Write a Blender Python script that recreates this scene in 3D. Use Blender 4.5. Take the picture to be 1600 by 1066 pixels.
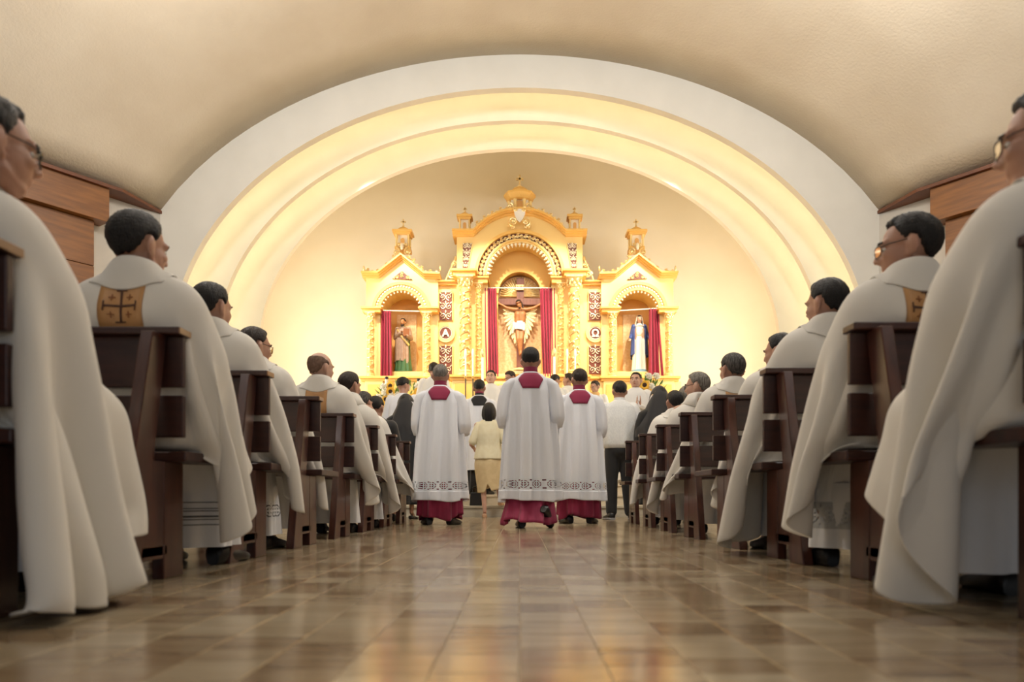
import bpy, bmesh, math, random
import numpy as np
from mathutils import Vector, Matrix, Euler
from mathutils.bvhtree import BVHTree

for o in list(bpy.data.objects):
    bpy.data.objects.remove(o)
scene = bpy.context.scene
COL = scene.collection
PI = math.pi
F = 1150.0          # focal length in pixels of the 1600 px wide frame
CAMZ = 0.30

# ------------------------------------------------------------------ camera
cam_d = bpy.data.cameras.new('camera')
cam = bpy.data.objects.new('camera', cam_d)
COL.objects.link(cam)
cam.location = (0, 0, CAMZ)
cam.rotation_euler = (PI / 2, 0, 0)
cam_d.sensor_width = 36.0
cam_d.lens = F / 1600 * 36.0
cam_d.shift_x = -12.0 / 1600
cam_d.shift_y = 242.0 / 1600
cam_d.clip_start = 0.05
cam_d.clip_end = 200
cam_d.dof.use_dof = True
cam_d.dof.focus_distance = 7.6
cam_d.dof.aperture_fstop = 2.2
scene.camera = cam

# ------------------------------------------------------------------ world, lights, exposure
world = bpy.data.worlds.new('world')
scene.world = world
world.use_nodes = True
bg = world.node_tree.nodes['Background']
bg.inputs[0].default_value = (0.92, 0.95, 1.0, 1)
bg.inputs[1].default_value = 0.22

def area_light(name, loc, target, size, power, color, size_y=None, spread=180):
    d = bpy.data.lights.new(name, 'AREA')
    d.energy = power
    d.color = color
    d.shape = 'RECTANGLE' if size_y else 'DISK'
    d.size = size
    if size_y:
        d.size_y = size_y
    d.spread = math.radians(spread)
    o = bpy.data.objects.new(name, d)
    COL.objects.link(o)
    o.location = loc
    o.rotation_euler = (Vector(target) - Vector(loc)).to_track_quat('-Z', 'Y').to_euler()
    return o

def spot_light(name, loc, target, power, color, angle, blend=0.4, radius=0.08):
    d = bpy.data.lights.new(name, 'SPOT')
    d.energy = power
    d.color = color
    d.spot_size = math.radians(angle)
    d.spot_blend = blend
    d.shadow_soft_size = radius
    o = bpy.data.objects.new(name, d)
    COL.objects.link(o)
    o.location = loc
    o.rotation_euler = (Vector(target) - Vector(loc)).to_track_quat('-Z', 'Y').to_euler()
    return o

WARM = (1.0, 0.83, 0.58)
NEUT = (1.0, 0.965, 0.92)
# unseen point lights added to brighten the vault, front arch and nave
def point_lamp(name, loc, power, color, radius=0.25):
    d = bpy.data.lights.new(name, 'POINT'); d.energy = power; d.color = color; d.shadow_soft_size = radius
    o = bpy.data.objects.new(name, d); COL.objects.link(o); o.location = loc
    return o
for lx, ly, lz, pw in ((-3.4, -0.5, 4.8, 66), (3.4, -0.5, 4.8, 66), (-3.0, 3.6, 4.8, 78), (3.0, 3.6, 4.8, 78), (-3.3, 7.0, 5.35, 215), (0.0, 6.8, 5.6, 190), (3.3, 7.0, 5.35, 215)):
    point_lamp('nave_fill_light', (lx, ly, lz), pw, NEUT)
# unseen cool area light filling in from behind the camera
area_light('rear_fill_light', (0, -6.5, 2.4), (0, 4, 1.2), 4.0, 30, (0.93, 0.97, 1.0), 3.0)
# spot lamps hidden behind the middle arch, aimed at the altarpiece
for lx in (-2.8, -1.0, 1.0, 2.8):
    spot_light('sanctuary_spot', (lx, 12.28, 6.50 - lx * lx * 0.055), (lx * 0.6, 14.75, 3.45), 760, (1.0, 0.86, 0.62), 50, 0.6, 0.10)
for lx in (-3.9, 3.9):
    spot_light('sanctuary_side_spot', (lx, 12.26, 5.25), (lx * 0.45, 14.8, 2.6), 260, (1.0, 0.88, 0.68), 50, 0.6, 0.10)

# upright area lights added unseen behind the innermost jambs to brighten the back wall
for s_ in (-1, 1):
    area_light('apse_wash', (s_ * 4.92, 13.32, 2.9), (-s_ * 0.6, 16.2, 3.3), 0.25, 150, (1.0, 0.90, 0.74), 3.0)

vs = scene.view_settings
vs.view_transform = 'Standard'
vs.look = 'None'
vs.exposure = 0.0
vs.gamma = 1.0
vs.use_curve_mapping = False
scene.display_settings.display_device = 'sRGB'

# ------------------------------------------------------------------ helpers
def tag(o, label=None, cat=None, group=None, kind=None):
    if label: o['label'] = label
    if cat: o['category'] = cat
    if group: o['group'] = group
    if kind: o['kind'] = kind
    return o

def empty(name, loc=(0, 0, 0), label=None, cat=None, group=None, rz=0.0, parent=None):
    o = bpy.data.objects.new(name, None)
    COL.objects.link(o)
    o.location = loc
    o.rotation_euler = (0, 0, rz)
    o.empty_display_size = 0.1
    if parent: o.parent = parent
    return tag(o, label, cat, group)

class MB:
    """collects geometry; build() links it as ONE mesh object"""
    def __init__(s):
        s.v = []; s.f = []; s.mi = []; s.cur = 0
    def add(s, vs_, fs):
        n = len(s.v)
        s.v.extend([tuple(p) for p in vs_])
        for f in fs:
            s.f.append(tuple(i + n for i in f)); s.mi.append(s.cur)
        return s
    def box(s, x0, x1, y0, y1, z0, z1):
        return s.add([(x0,y0,z0),(x1,y0,z0),(x1,y1,z0),(x0,y1,z0),(x0,y0,z1),(x1,y0,z1),(x1,y1,z1),(x0,y1,z1)],
                     [(0,3,2,1),(4,5,6,7),(0,1,5,4),(1,2,6,5),(2,3,7,6),(3,0,4,7)])
    def hexa(s, p):      # eight corners: bottom 4, top 4
        return s.add(p, [(0,3,2,1),(4,5,6,7),(0,1,5,4),(1,2,6,5),(2,3,7,6),(3,0,4,7)])
    def prism(s, pts, y0, y1):   # outline of (x, z), extruded along y; y0 is the near side
        n = len(pts)
        vv = [(x, y0, z) for x, z in pts] + [(x, y1, z) for x, z in pts]
        ff = [tuple(range(n)), tuple(range(2*n-1, n-1, -1))]
        ff += [(i, i+n, (i+1) % n + n, (i+1) % n) for i in range(n)]
        return s.add(vv, ff)
    def prism_x(s, pts, x0, x1):   # outline of (y, z) extruded along x
        n = len(pts)
        vv = [(x0, y, z) for y, z in pts] + [(x1, y, z) for y, z in pts]
        ff = [tuple(range(n-1, -1, -1)), tuple(range(n, 2*n))]
        ff += [(i, (i+1) % n, (i+1) % n + n, i+n) for i in range(n)]
        return s.add(vv, ff)
    def strip(s, lo, hi, y0, y1):  # slab between two polylines of (x, z) with equal counts
        n = len(lo)
        vv = [(x, y0, z) for x, z in lo] + [(x, y0, z) for x, z in hi] + [(x, y1, z) for x, z in lo] + [(x, y1, z) for x, z in hi]
        ff = []
        for i in range(n - 1):
            ff += [(i, i+1, n+i+1, n+i), (2*n+i, 3*n+i, 3*n+i+1, 2*n+i+1), (i, 2*n+i, 2*n+i+1, i+1), (n+i, n+i+1, 3*n+i+1, 3*n+i)]
        ff += [(0, n, 3*n, 2*n), (n-1, 3*n-1, 4*n-1, 2*n-1)]
        return s.add(vv, ff)
    def ring(s, cx, cz, r0, r1, y0, y1, a0=0.0, a1=PI, n=24, rz0=None, rz1=None):
        rz0 = rz0 or r0; rz1 = rz1 or r1
        A = [a0 + (a1 - a0) * i / n for i in range(n + 1)]
        return s.strip([(cx - r0*math.cos(a), cz + rz0*math.sin(a)) for a in A], [(cx - r1*math.cos(a), cz + rz1*math.sin(a)) for a in A], y0, y1)
    def lathe(s, prof, c=(0, 0, 0), n=16):   # prof: (r, z)
        m = len(prof)
        vv = []
        for r, z in prof:
            for i in range(n):
                a = 2*PI*i/n
                vv.append((c[0] + r*math.cos(a), c[1] + r*math.sin(a), c[2] + z))
        ff = []
        for j in range(m - 1):
            for i in range(n):
                k = (i+1) % n
                ff.append((j*n+i, j*n+k, (j+1)*n+k, (j+1)*n+i))
        ff.append(tuple(range(n-1, -1, -1))); ff.append(tuple((m-1)*n+i for i in range(n)))
        return s.add(vv, ff)
    def tube(s, pts, r, n=6, closed=False, r_end=None):
        P = [Vector(p) for p in pts]
        m = len(P)
        vv = []
        prev = None
        for j in range(m):
            if closed: t = P[(j+1) % m] - P[j-1]
            else: t = P[min(j+1, m-1)] - P[max(j-1, 0)]
            if t.length < 1e-9: t = Vector((0, 0, 1))
            t.normalize()
            if prev is None:
                ref = Vector((0, 1, 0)) if abs(t.y) < 0.9 else Vector((1, 0, 0))
                u = t.cross(ref).normalized()
            else:
                u = (prev - t * prev.dot(t))
                u = u.normalized() if u.length > 1e-6 else t.orthogonal().normalized()
            prev = u
            w = t.cross(u)
            rr = r if r_end is None else r + (r_end - r) * j / (m - 1)
            for i in range(n):
                a = 2*PI*i/n
                vv.append(P[j] + u*(rr*math.cos(a)) + w*(rr*math.sin(a)))
        ff = []
        for j in range(m if closed else m - 1):
            q = (j+1) % m
            for i in range(n):
                k = (i+1) % n
                ff.append((j*n+i, j*n+k, q*n+k, q*n+i))
        if not closed:
            ff.append(tuple(range(n-1, -1, -1))); ff.append(tuple((m-1)*n+i for i in range(n)))
        return s.add(vv, ff)
    def ell(s, c, r, rot=None, nu=16, nv=10):
        vv = []; ff = []
        for j in range(nv + 1):
            t = PI * j / nv
            for i in range(nu):
                a = 2*PI*i/nu
                p = Vector((r[0]*math.sin(t)*math.cos(a), r[1]*math.sin(t)*math.sin(a), r[2]*math.cos(t)))
                if rot is not None: p = rot @ p
                vv.append((c[0]+p.x, c[1]+p.y, c[2]+p.z))
        for j in range(nv):
            for i in range(nu):
                k = (i+1) % nu
                ff.append((j*nu+i, (j+1)*nu+i, (j+1)*nu+k, j*nu+k))
        return s.add(vv, ff)
    def tcap(s, p0, r0, p1, r1, n=12):
        p0 = Vector(p0); p1 = Vector(p1)
        t = (p1 - p0)
        L = t.length
        t = t.normalized() if L > 1e-6 else Vector((0, 0, 1))
        u = t.orthogonal().normalized(); w = t.cross(u)
        prof = []
        for k in range(4):
            a = PI/2 * k / 4
            prof.append((p0 - t*(r0*math.cos(a)), max(r0*math.sin(a), 1e-4)))
        for k in range(5):
            prof.append((p0.lerp(p1, k/4), r0 + (r1-r0)*k/4))
        for k in range(1, 5):
            a = PI/2 * k / 4
            prof.append((p1 + t*(r1*math.sin(a)), max(r1*math.cos(a), 1e-4)))
        vv = []
        for c, r in prof:
            for i in range(n):
                a = 2*PI*i/n
                vv.append(c + u*(r*math.cos(a)) + w*(r*math.sin(a)))
        ff = []
        for j in range(len(prof)-1):
            for i in range(n):
                k = (i+1) % n
                ff.append((j*n+i, j*n+k, (j+1)*n+k, (j+1)*n+i))
        ff.append(tuple(range(n-1, -1, -1))); ff.append(tuple((len(prof)-1)*n+i for i in range(n)))
        return s.add(vv, ff)
    def mirror_x(s):
        s.v = [(-x, y, z) for x, y, z in s.v]
        s.f = [tuple(reversed(f)) for f in s.f]
        return s
    def mesh(s, name):
        me = bpy.data.meshes.new(name)
        me.from_pydata(s.v, [], s.f)
        me.update()
        return me
    def build(s, name, mat=None, parent=None, smooth=True, loc=None, sharp=40):
        me = s.mesh(name)
        mats = mat if isinstance(mat, (list, tuple)) else [mat]
        for m in mats: me.materials.append(m)
        if len(mats) > 1: me.polygons.foreach_set('material_index', s.mi)
        if smooth:
            me.polygons.foreach_set('use_smooth', [True]*len(me.polygons))
            if sharp: me.set_sharp_from_angle(angle=math.radians(sharp))
        o = bpy.data.objects.new(name, me)
        COL.objects.link(o)
        if parent: o.parent = parent
        if loc is not None: o.location = loc
        return o

def link(name, me, parent=None, loc=None):
    o = bpy.data.objects.new(name, me)
    COL.objects.link(o)
    if parent: o.parent = parent
    if loc is not None: o.location = loc
    return o

def bevel(o, w=0.004, seg=2):
    m = o.modifiers.new('bevel', 'BEVEL'); m.width = w; m.segments = seg; m.limit_method = 'ANGLE'
    return o

def remesh(mb, name, mat, parent, voxel=0.01, smooth=4, mirror=False):
    """voxel-joins all shapes in mb into one continuous surface"""
    if mirror: mb.mirror_x()
    me = mb.mesh('tmp_' + name)
    t = bpy.data.objects.new('tmp', me); COL.objects.link(t)
    r = t.modifiers.new('r', 'REMESH'); r.mode = 'VOXEL'; r.voxel_size = voxel
    sm = t.modifiers.new('s', 'SMOOTH'); sm.factor = 0.5; sm.iterations = smooth
    dg = bpy.context.evaluated_depsgraph_get()
    new = bpy.data.meshes.new_from_object(t.evaluated_get(dg))
    bpy.data.objects.remove(t); bpy.data.meshes.remove(me)
    new.name = name
    new.materials.clear(); new.materials.append(mat)
    new.polygons.foreach_set('use_smooth', [True]*len(new.polygons))
    return link(name, new, parent)

# ------------------------------------------------------------------ materials
def mat(name, col, rough=0.6, metal=0.0, noise=None, bump=None, stretch=(1, 1, 1), sheen=0.0, coat=0.0, emit=None, sss=0.0, obj_random=0.0, voronoi=None, coords='Object'):
    m = bpy.data.materials.new(name)
    m.use_nodes = True
    nt = m.node_tree; N = nt.nodes; L = nt.links
    b = N['Principled BSDF']
    b.inputs['Base Color'].default_value = (*col, 1)
    b.inputs['Roughness'].default_value = rough
    b.inputs['Metallic'].default_value = metal
    if sheen: b.inputs['Sheen Weight'].default_value = sheen
    if coat:
        b.inputs['Coat Weight'].default_value = coat
        b.inputs['Coat Roughness'].default_value = 0.12
    if sss:
        b.inputs['Subsurface Weight'].default_value = sss
        b.inputs['Subsurface Radius'].default_value = (0.012, 0.005, 0.003)
        b.inputs['Subsurface Scale'].default_value = 1.0
    if emit:
        b.inputs['Emission Color'].default_value = (*emit[0], 1)
        b.inputs['Emission Strength'].default_value = emit[1]
    tc = N.new('ShaderNodeTexCoord'); mp = N.new('ShaderNodeMapping')
    mp.inputs['Scale'].default_value = stretch
    L.new(tc.outputs[coords], mp.inputs['Vector'])
    if noise:
        sc, col2, lo, hi = noise
        n = N.new('ShaderNodeTexNoise'); n.inputs['Scale'].default_value = sc; n.inputs['Detail'].default_value = 5
        L.new(mp.outputs[0], n.inputs['Vector'])
        cr = N.new('ShaderNodeValToRGB')
        cr.color_ramp.elements[0].position = lo; cr.color_ramp.elements[0].color = (*col, 1)
        cr.color_ramp.elements[1].position = hi; cr.color_ramp.elements[1].color = (*col2, 1)
        L.new(n.outputs['Fac'], cr.inputs['Fac'])
        L.new(cr.outputs['Color'], b.inputs['Base Color'])
    if bump:
        sc, st, dist = bump
        n2 = N.new('ShaderNodeTexNoise'); n2.inputs['Scale'].default_value = sc; n2.inputs['Detail'].default_value = 3
        L.new(mp.outputs[0], n2.inputs['Vector'])
        bp = N.new('ShaderNodeBump'); bp.inputs['Strength'].default_value = st; bp.inputs['Distance'].default_value = dist
        L.new(n2.outputs['Fac'], bp.inputs['Height']); L.new(bp.outputs['Normal'], b.inputs['Normal'])
    return m

M = {}
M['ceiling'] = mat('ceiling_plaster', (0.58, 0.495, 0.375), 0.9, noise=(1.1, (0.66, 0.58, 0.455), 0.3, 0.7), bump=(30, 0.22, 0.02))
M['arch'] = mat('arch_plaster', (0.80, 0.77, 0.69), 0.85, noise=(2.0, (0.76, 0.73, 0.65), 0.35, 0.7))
M['apse'] = mat('apse_plaster', (0.86, 0.78, 0.62), 0.85, noise=(1.2, (0.82, 0.74, 0.58), 0.35, 0.7))
M['wall'] = mat('wall_plaster', (0.56, 0.52, 0.45), 0.9, noise=(3.0, (0.50, 0.46, 0.40), 0.35, 0.7), bump=(60, 0.15, 0.01))
M['wood'] = mat('honey_wood', (0.24, 0.092, 0.020), 0.42, noise=(2.2, (0.16, 0.057, 0.012), 0.35, 0.65), stretch=(1, 1, 9), coat=0.2)
M['wood_red'] = mat('red_brown_wood', (0.16, 0.050, 0.018), 0.5, noise=(2.2, (0.11, 0.034, 0.012), 0.35, 0.65), stretch=(1, 1, 9))
M['pew'] = mat('mahogany', (0.056, 0.0150, 0.0085), 0.42, noise=(3.0, (0.030, 0.0085, 0.0055), 0.35, 0.65), stretch=(1.2, 9, 9), bump=(30, 0.06, 0.004), coat=0.12)
M['pew_end'] = mat('mahogany_upright', (0.085, 0.025, 0.014), 0.32, noise=(3.0, (0.045, 0.013, 0.008), 0.35, 0.65), stretch=(9, 9, 1.2), bump=(30, 0.06, 0.004), coat=0.25)
M['pew_edge'] = mat('worn_wood_edge', (0.34, 0.19, 0.085), 0.4, noise=(6.0, (0.24, 0.12, 0.05), 0.35, 0.65), coat=0.3)
M['step'] = mat('step_marble', (0.80, 0.70, 0.53), 0.3, noise=(3.0, (0.68, 0.57, 0.40), 0.35, 0.7), stretch=(1, 1, 3))
M['step_low'] = mat('step_grey_marble', (0.68, 0.64, 0.52), 0.25, noise=(4.0, (0.55, 0.51, 0.40), 0.35, 0.7), stretch=(1, 1, 5))
M['grout'] = mat('grout', (0.42, 0.345, 0.235), 0.4)
M['chasuble'] = mat('cream_wool', (0.82, 0.79, 0.725), 0.85, sheen=0.15, noise=(2.0, (0.79, 0.76, 0.695), 0.4, 0.6), bump=(260, 0.10, 0.003))
M['alb'] = mat('white_cotton', (0.83, 0.84, 0.86), 0.85, bump=(200, 0.08, 0.002))
M['surplice'] = mat('white_linen', (0.82, 0.84, 0.89), 0.85, bump=(200, 0.08, 0.002))
M['whitealb'] = mat('bright_cotton', (0.86, 0.85, 0.82), 0.85)
M['shirt'] = mat('shirt_cotton', (0.83, 0.84, 0.82), 0.85, noise=(40, (0.76, 0.77, 0.76), 0.45, 0.55), stretch=(3, 3, 1))
M['magenta'] = mat('magenta_wool', (0.30, 0.012, 0.062), 0.75, sheen=0.2, noise=(3.0, (0.22, 0.008, 0.045), 0.4, 0.65))
M['curtain'] = mat('crimson_curtain', (0.36, 0.013, 0.058), 0.7, sheen=0.15, noise=(5.0, (0.30, 0.010, 0.046), 0.4, 0.6), stretch=(3, 3, 0.3))
M['black'] = mat('black_cloth', (0.012, 0.012, 0.013), 0.8, sheen=0.25)
M['veil'] = mat('black_veil', (0.022, 0.020, 0.020), 0.75, sheen=0.3)
M['shoe'] = mat('black_leather', (0.010, 0.009, 0.009), 0.35)
M['sole'] = mat('grey_rubber', (0.28, 0.29, 0.31), 0.7)
M['skin'] = mat('skin', (0.52, 0.29, 0.20), 0.5, sss=0.15, noise=(14, (0.46, 0.24, 0.165), 0.4, 0.7))
M['skin_light'] = mat('skin_light', (0.62, 0.38, 0.28), 0.5, sss=0.15, noise=(14, (0.56, 0.32, 0.23), 0.4, 0.7))
M['hair'] = mat('black_hair', (0.010, 0.008, 0.007), 0.5, bump=(150, 0.9, 0.012), stretch=(1.6, 1.6, 0.22))
M['hair_brown'] = mat('brown_hair', (0.026, 0.014, 0.009), 0.5, bump=(150, 0.9, 0.012), stretch=(1.6, 1.6, 0.22))
M['hair_mix'] = mat('greying_hair', (0.022, 0.019, 0.017), 0.55, noise=(60, (0.17, 0.155, 0.14), 0.42, 0.75), bump=(150, 0.9, 0.012), stretch=(1.6, 1.6, 0.25))
M['hair_grey'] = mat('grey_hair', (0.13, 0.115, 0.095), 0.55, noise=(60, (0.34, 0.31, 0.27), 0.35, 0.7), bump=(150, 0.9, 0.012), stretch=(1.6, 1.6, 0.25))
M['stubble'] = mat('cropped_hair', (0.15, 0.085, 0.055), 0.7, noise=(60, (0.23, 0.135, 0.09), 0.4, 0.7))
M['stole'] = mat('tan_satin', (0.58, 0.31, 0.12), 0.45, noise=(8, (0.52, 0.27, 0.10), 0.4, 0.6))
M['stole_gold'] = mat('gold_satin', (0.72, 0.45, 0.17), 0.5)
M['cross_brown'] = mat('brown_embroidery', (0.085, 0.032, 0.018), 0.6)
M['cross_small'] = mat('rust_embroidery', (0.30, 0.11, 0.04), 0.6)
M['stripe'] = mat('grey_thread', (0.11, 0.11, 0.115), 0.8)
M['lace'] = mat('white_lace', (0.80, 0.82, 0.86), 0.85)
M['lace_grey'] = mat('grey_lace', (0.52, 0.54, 0.55), 0.85)
M['frame'] = mat('glasses_frame', (0.018, 0.012, 0.010), 0.3)
M['yellow_suit'] = mat('pale_yellow_cloth', (0.83, 0.77, 0.55), 0.8, noise=(20, (0.80, 0.73, 0.50), 0.4, 0.6))
M['skirt'] = mat('straw_cloth', (0.78, 0.63, 0.37), 0.8, noise=(10, (0.72, 0.57, 0.32), 0.4, 0.6))
M['beige_shoe'] = mat('beige_leather', (0.50, 0.29, 0.16), 0.4)
M['gold'] = mat('gold_paint', (0.84, 0.52, 0.145), 0.42, 0.10, noise=(1.6, (0.79, 0.46, 0.115), 0.35, 0.7))
M['gold_pale'] = mat('pale_gold_paint', (0.88, 0.65, 0.265), 0.42, 0.10)
M['gold_leaf'] = mat('gold_leaf', (0.83, 0.60, 0.25), 0.30, 0.55, noise=(30, (0.90, 0.74, 0.42), 0.4, 0.65))
M['white_leaf'] = mat('white_gold_leaf', (0.86, 0.78, 0.62), 0.35, 0.25)
M['oxblood'] = mat('oxblood_lacquer', (0.155, 0.035, 0.018), 0.5)
M['gold_shaded'] = mat('shaded_gold_paint', (0.76, 0.42, 0.13), 0.6)  # orange shade of recesses and column shafts put into the gold colour
M['brocade'] = mat('brocade', (0.72, 0.47, 0.26), 0.6, noise=(22, (0.80, 0.58, 0.36), 0.42, 0.6))
M['cross_wood'] = mat('cross_wood', (0.20, 0.075, 0.055), 0.5, noise=(5, (0.15, 0.05, 0.038), 0.4, 0.6), stretch=(5, 5, 0.6))
M['corpus'] = mat('painted_flesh', (0.45, 0.21, 0.085), 0.45, noise=(12, (0.36, 0.15, 0.06), 0.4, 0.65))
M['plaster_white'] = mat('painted_white', (0.84, 0.80, 0.74), 0.5)
M['blue'] = mat('painted_blue', (0.045, 0.085, 0.30), 0.5)
M['sky_blue'] = mat('painted_sky_blue', (0.17, 0.33, 0.47), 0.5)
M['mauve'] = mat('painted_mauve', (0.40, 0.28, 0.22), 0.55, noise=(6, (0.34, 0.23, 0.18), 0.4, 0.6))
M['green'] = mat('painted_green', (0.05, 0.14, 0.055), 0.5)
M['leaf'] = mat('leaf', (0.10, 0.22, 0.045), 0.55, noise=(9, (0.20, 0.33, 0.08), 0.35, 0.7))
M['petal'] = mat('sunflower_petal', (0.85, 0.50, 0.05), 0.6)
M['seed'] = mat('sunflower_seed', (0.045, 0.018, 0.010), 0.8)
M['rose'] = mat('white_rose', (0.85, 0.83, 0.74), 0.6)
M['candle'] = mat('candle_wax', (0.86, 0.82, 0.72), 0.5, sss=0.1)
M['brass'] = mat('brass', (0.75, 0.50, 0.18), 0.3, 0.8)
M['iron'] = mat('dark_metal', (0.05, 0.04, 0.035), 0.4, 0.5)
M['rod'] = mat('white_rod', (0.82, 0.76, 0.66), 0.5)
M['eye_white'] = mat('eye_white', (0.75, 0.72, 0.68), 0.3)
M['iris'] = mat('iris', (0.015, 0.010, 0.008), 0.2)
M['lip'] = mat('lip', (0.40, 0.14, 0.11), 0.5)
M['cove'] = mat('cove_tube', (1, 0.9, 0.7), 0.5, emit=((1.0, 0.83, 0.47), 11.0))

def lens_mat():
    m = bpy.data.materials.new('spectacle_lens'); m.use_nodes = True
    b = m.node_tree.nodes['Principled BSDF']
    b.inputs['Base Color'].default_value = (0.95, 0.9, 0.75, 1)
    b.inputs['Roughness'].default_value = 0.05
    b.inputs['Transmission Weight'].default_value = 1.0
    b.inputs['IOR'].default_value = 1.1
    return m
M['lens'] = lens_mat()

def tile_mat(name, use_attr):
    m = bpy.data.materials.new(name); m.use_nodes = True
    nt = m.node_tree; N = nt.nodes; L = nt.links
    b = N['Principled BSDF']
    if use_attr:
        a = N.new('ShaderNodeAttribute'); a.attribute_name = 'tone'; rnd = a.outputs['Fac']
    else:
        a = N.new('ShaderNodeObjectInfo'); rnd = a.outputs['Random']
    g = N.new('ShaderNodeNewGeometry')
    mp = N.new('ShaderNodeMapping'); mp.inputs['Scale'].default_value = (2.2, 9.0, 1)
    add = N.new('ShaderNodeVectorMath'); add.operation = 'MULTIPLY_ADD'
    cmb = N.new('ShaderNodeCombineXYZ')
    L.new(rnd, cmb.inputs[0]); L.new(rnd, cmb.inputs[1]); L.new(rnd, cmb.inputs[2])
    add.inputs[1].default_value = (17, 31, 11)
    L.new(cmb.outputs[0], add.inputs[0]); L.new(g.outputs['Position'], add.inputs[2])
    L.new(add.outputs[0], mp.inputs['Vector'])
    n = N.new('ShaderNodeTexNoise'); n.inputs['Scale'].default_value = 1.6; n.inputs['Detail'].default_value = 6; n.inputs['Distortion'].default_value = 0.6
    L.new(mp.outputs[0], n.inputs['Vector'])
    mix = N.new('ShaderNodeMath'); mix.operation = 'MULTIPLY_ADD'; mix.inputs[1].default_value = 0.52
    L.new(rnd, mix.inputs[0])
    s2 = N.new('ShaderNodeMath'); s2.operation = 'MULTIPLY'; s2.inputs[1].default_value = 0.75
    L.new(n.outputs['Fac'], s2.inputs[0]); L.new(s2.outputs[0], mix.inputs[2])
    cr = N.new('ShaderNodeValToRGB'); e = cr.color_ramp.elements
    e[0].position = 0.25; e[0].color = (0.150, 0.096, 0.052, 1)
    e[1].position = 0.98; e[1].color = (0.46, 0.385, 0.265, 1)
    k = e.new(0.46); k.color = (0.275, 0.195, 0.115, 1)
    k = e.new(0.72); k.color = (0.37, 0.29, 0.185, 1)
    L.new(mix.outputs[0], cr.inputs['Fac']); L.new(cr.outputs['Color'], b.inputs['Base Color'])
    n3 = N.new('ShaderNodeTexNoise'); n3.inputs['Scale'].default_value = 3.0
    L.new(g.outputs['Position'], n3.inputs['Vector'])
    mr = N.new('ShaderNodeMapRange'); mr.inputs['To Min'].default_value = 0.10; mr.inputs['To Max'].default_value = 0.22
    L.new(n3.outputs['Fac'], mr.inputs['Value']); L.new(mr.outputs[0], b.inputs['Roughness'])
    b.inputs['Specular IOR Level'].default_value = 0.5
    bp = N.new('ShaderNodeBump'); bp.inputs['Strength'].default_value = 0.03; bp.inputs['Distance'].default_value = 0.02
    L.new(n.outputs['Fac'], bp.inputs['Height']); L.new(bp.outputs['Normal'], b.inputs['Normal'])
    return m
M['tile'] = tile_mat('marble_tile', False)
M['tile_far'] = tile_mat('marble_tile_far', True)

def px(p, d): return (p - 812.0) * d / F
def pz(p, d): return CAMZ + (775.0 - p) * d / F
# ================================================================== the setting
rnd = random.Random(7)
# ---- floor with marble tiles
fl = MB().box(-14, 14, -8, 10.4, -0.2, -0.0022).build('floor', M['grout'], smooth=False)
tag(fl, 'polished beige marble floor of the aisle', None, None, 'structure')
TW, TD, GAP = 0.152, 0.152, 0.0016
tiles = []
for c in range(-21, 21):
    off = rnd.choice((0.0, 0.4, 0.55, 0.2)) * TD
    y = 0.95 + off
    while y < 10.36:
        L_ = TD * rnd.choice((0.75, 1.0, 1.0, 1.0, 1.5))
        tiles.append((c * TW, c * TW + TW, y, min(y + L_, 10.4)))
        y += L_
def tile_score(t):
    xc = (t[0] + t[1]) / 2; yc = (t[2] + t[3]) / 2
    if abs(xc) > 1.25 or abs(xc) / yc > 0.70 or yc < 1.15: return 1e9
    return yc
tiles.sort(key=tile_score)
tmesh = {}
for x0, x1, y0, y1 in tiles[:300]:
    k = round((y1 - y0), 3)
    if k not in tmesh:
        w = (TW - GAP) / 2; h = (k - GAP) / 2
        b = 0.0012
        mb = MB()
        mb.add([(-w,-h,-.012),(w,-h,-.012),(w,h,-.012),(-w,h,-.012),(-w,-h,-b),(w,-h,-b),(w,h,-b),(-w,h,-b),(-w+b,-h+b,0),(w-b,-h+b,0),(w-b,h-b,0),(-w+b,h-b,0)],
               [(0,1,5,4),(1,2,6,5),(2,3,7,6),(3,0,4,7),(4,5,9,8),(5,6,10,9),(6,7,11,10),(7,4,8,11),(8,9,10,11)])
        me = mb.mesh('floor_tile'); me.materials.append(M['tile']); tmesh[k] = me
    link('tile', tmesh[k], fl, ((x0 + x1) / 2, (y0 + y1) / 2, 0))
mb = MB(); tone = []
for x0, x1, y0, y1 in tiles[300:]:
    g = GAP / 2; b = 0.0012
    a0, a1, b0, b1 = x0 + g, x1 - g, y0 + g, y1 - g
    mb.add([(a0,b0,-.012),(a1,b0,-.012),(a1,b1,-.012),(a0,b1,-.012),(a0+b,b0+b,0),(a1-b,b0+b,0),(a1-b,b1-b,0),(a0+b,b1-b,0)],
           [(0,1,5,4),(1,2,6,5),(2,3,7,6),(3,0,4,7),(4,5,6,7)])
    r = rnd.random(); tone += [r] * 8
to = mb.build('tile_field', M['tile_far'], fl, smooth=False)
at = to.data.attributes.new('tone', 'FLOAT', 'POINT'); at.data.foreach_set('value', tone)
to['kind'] = 'stuff'

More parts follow.
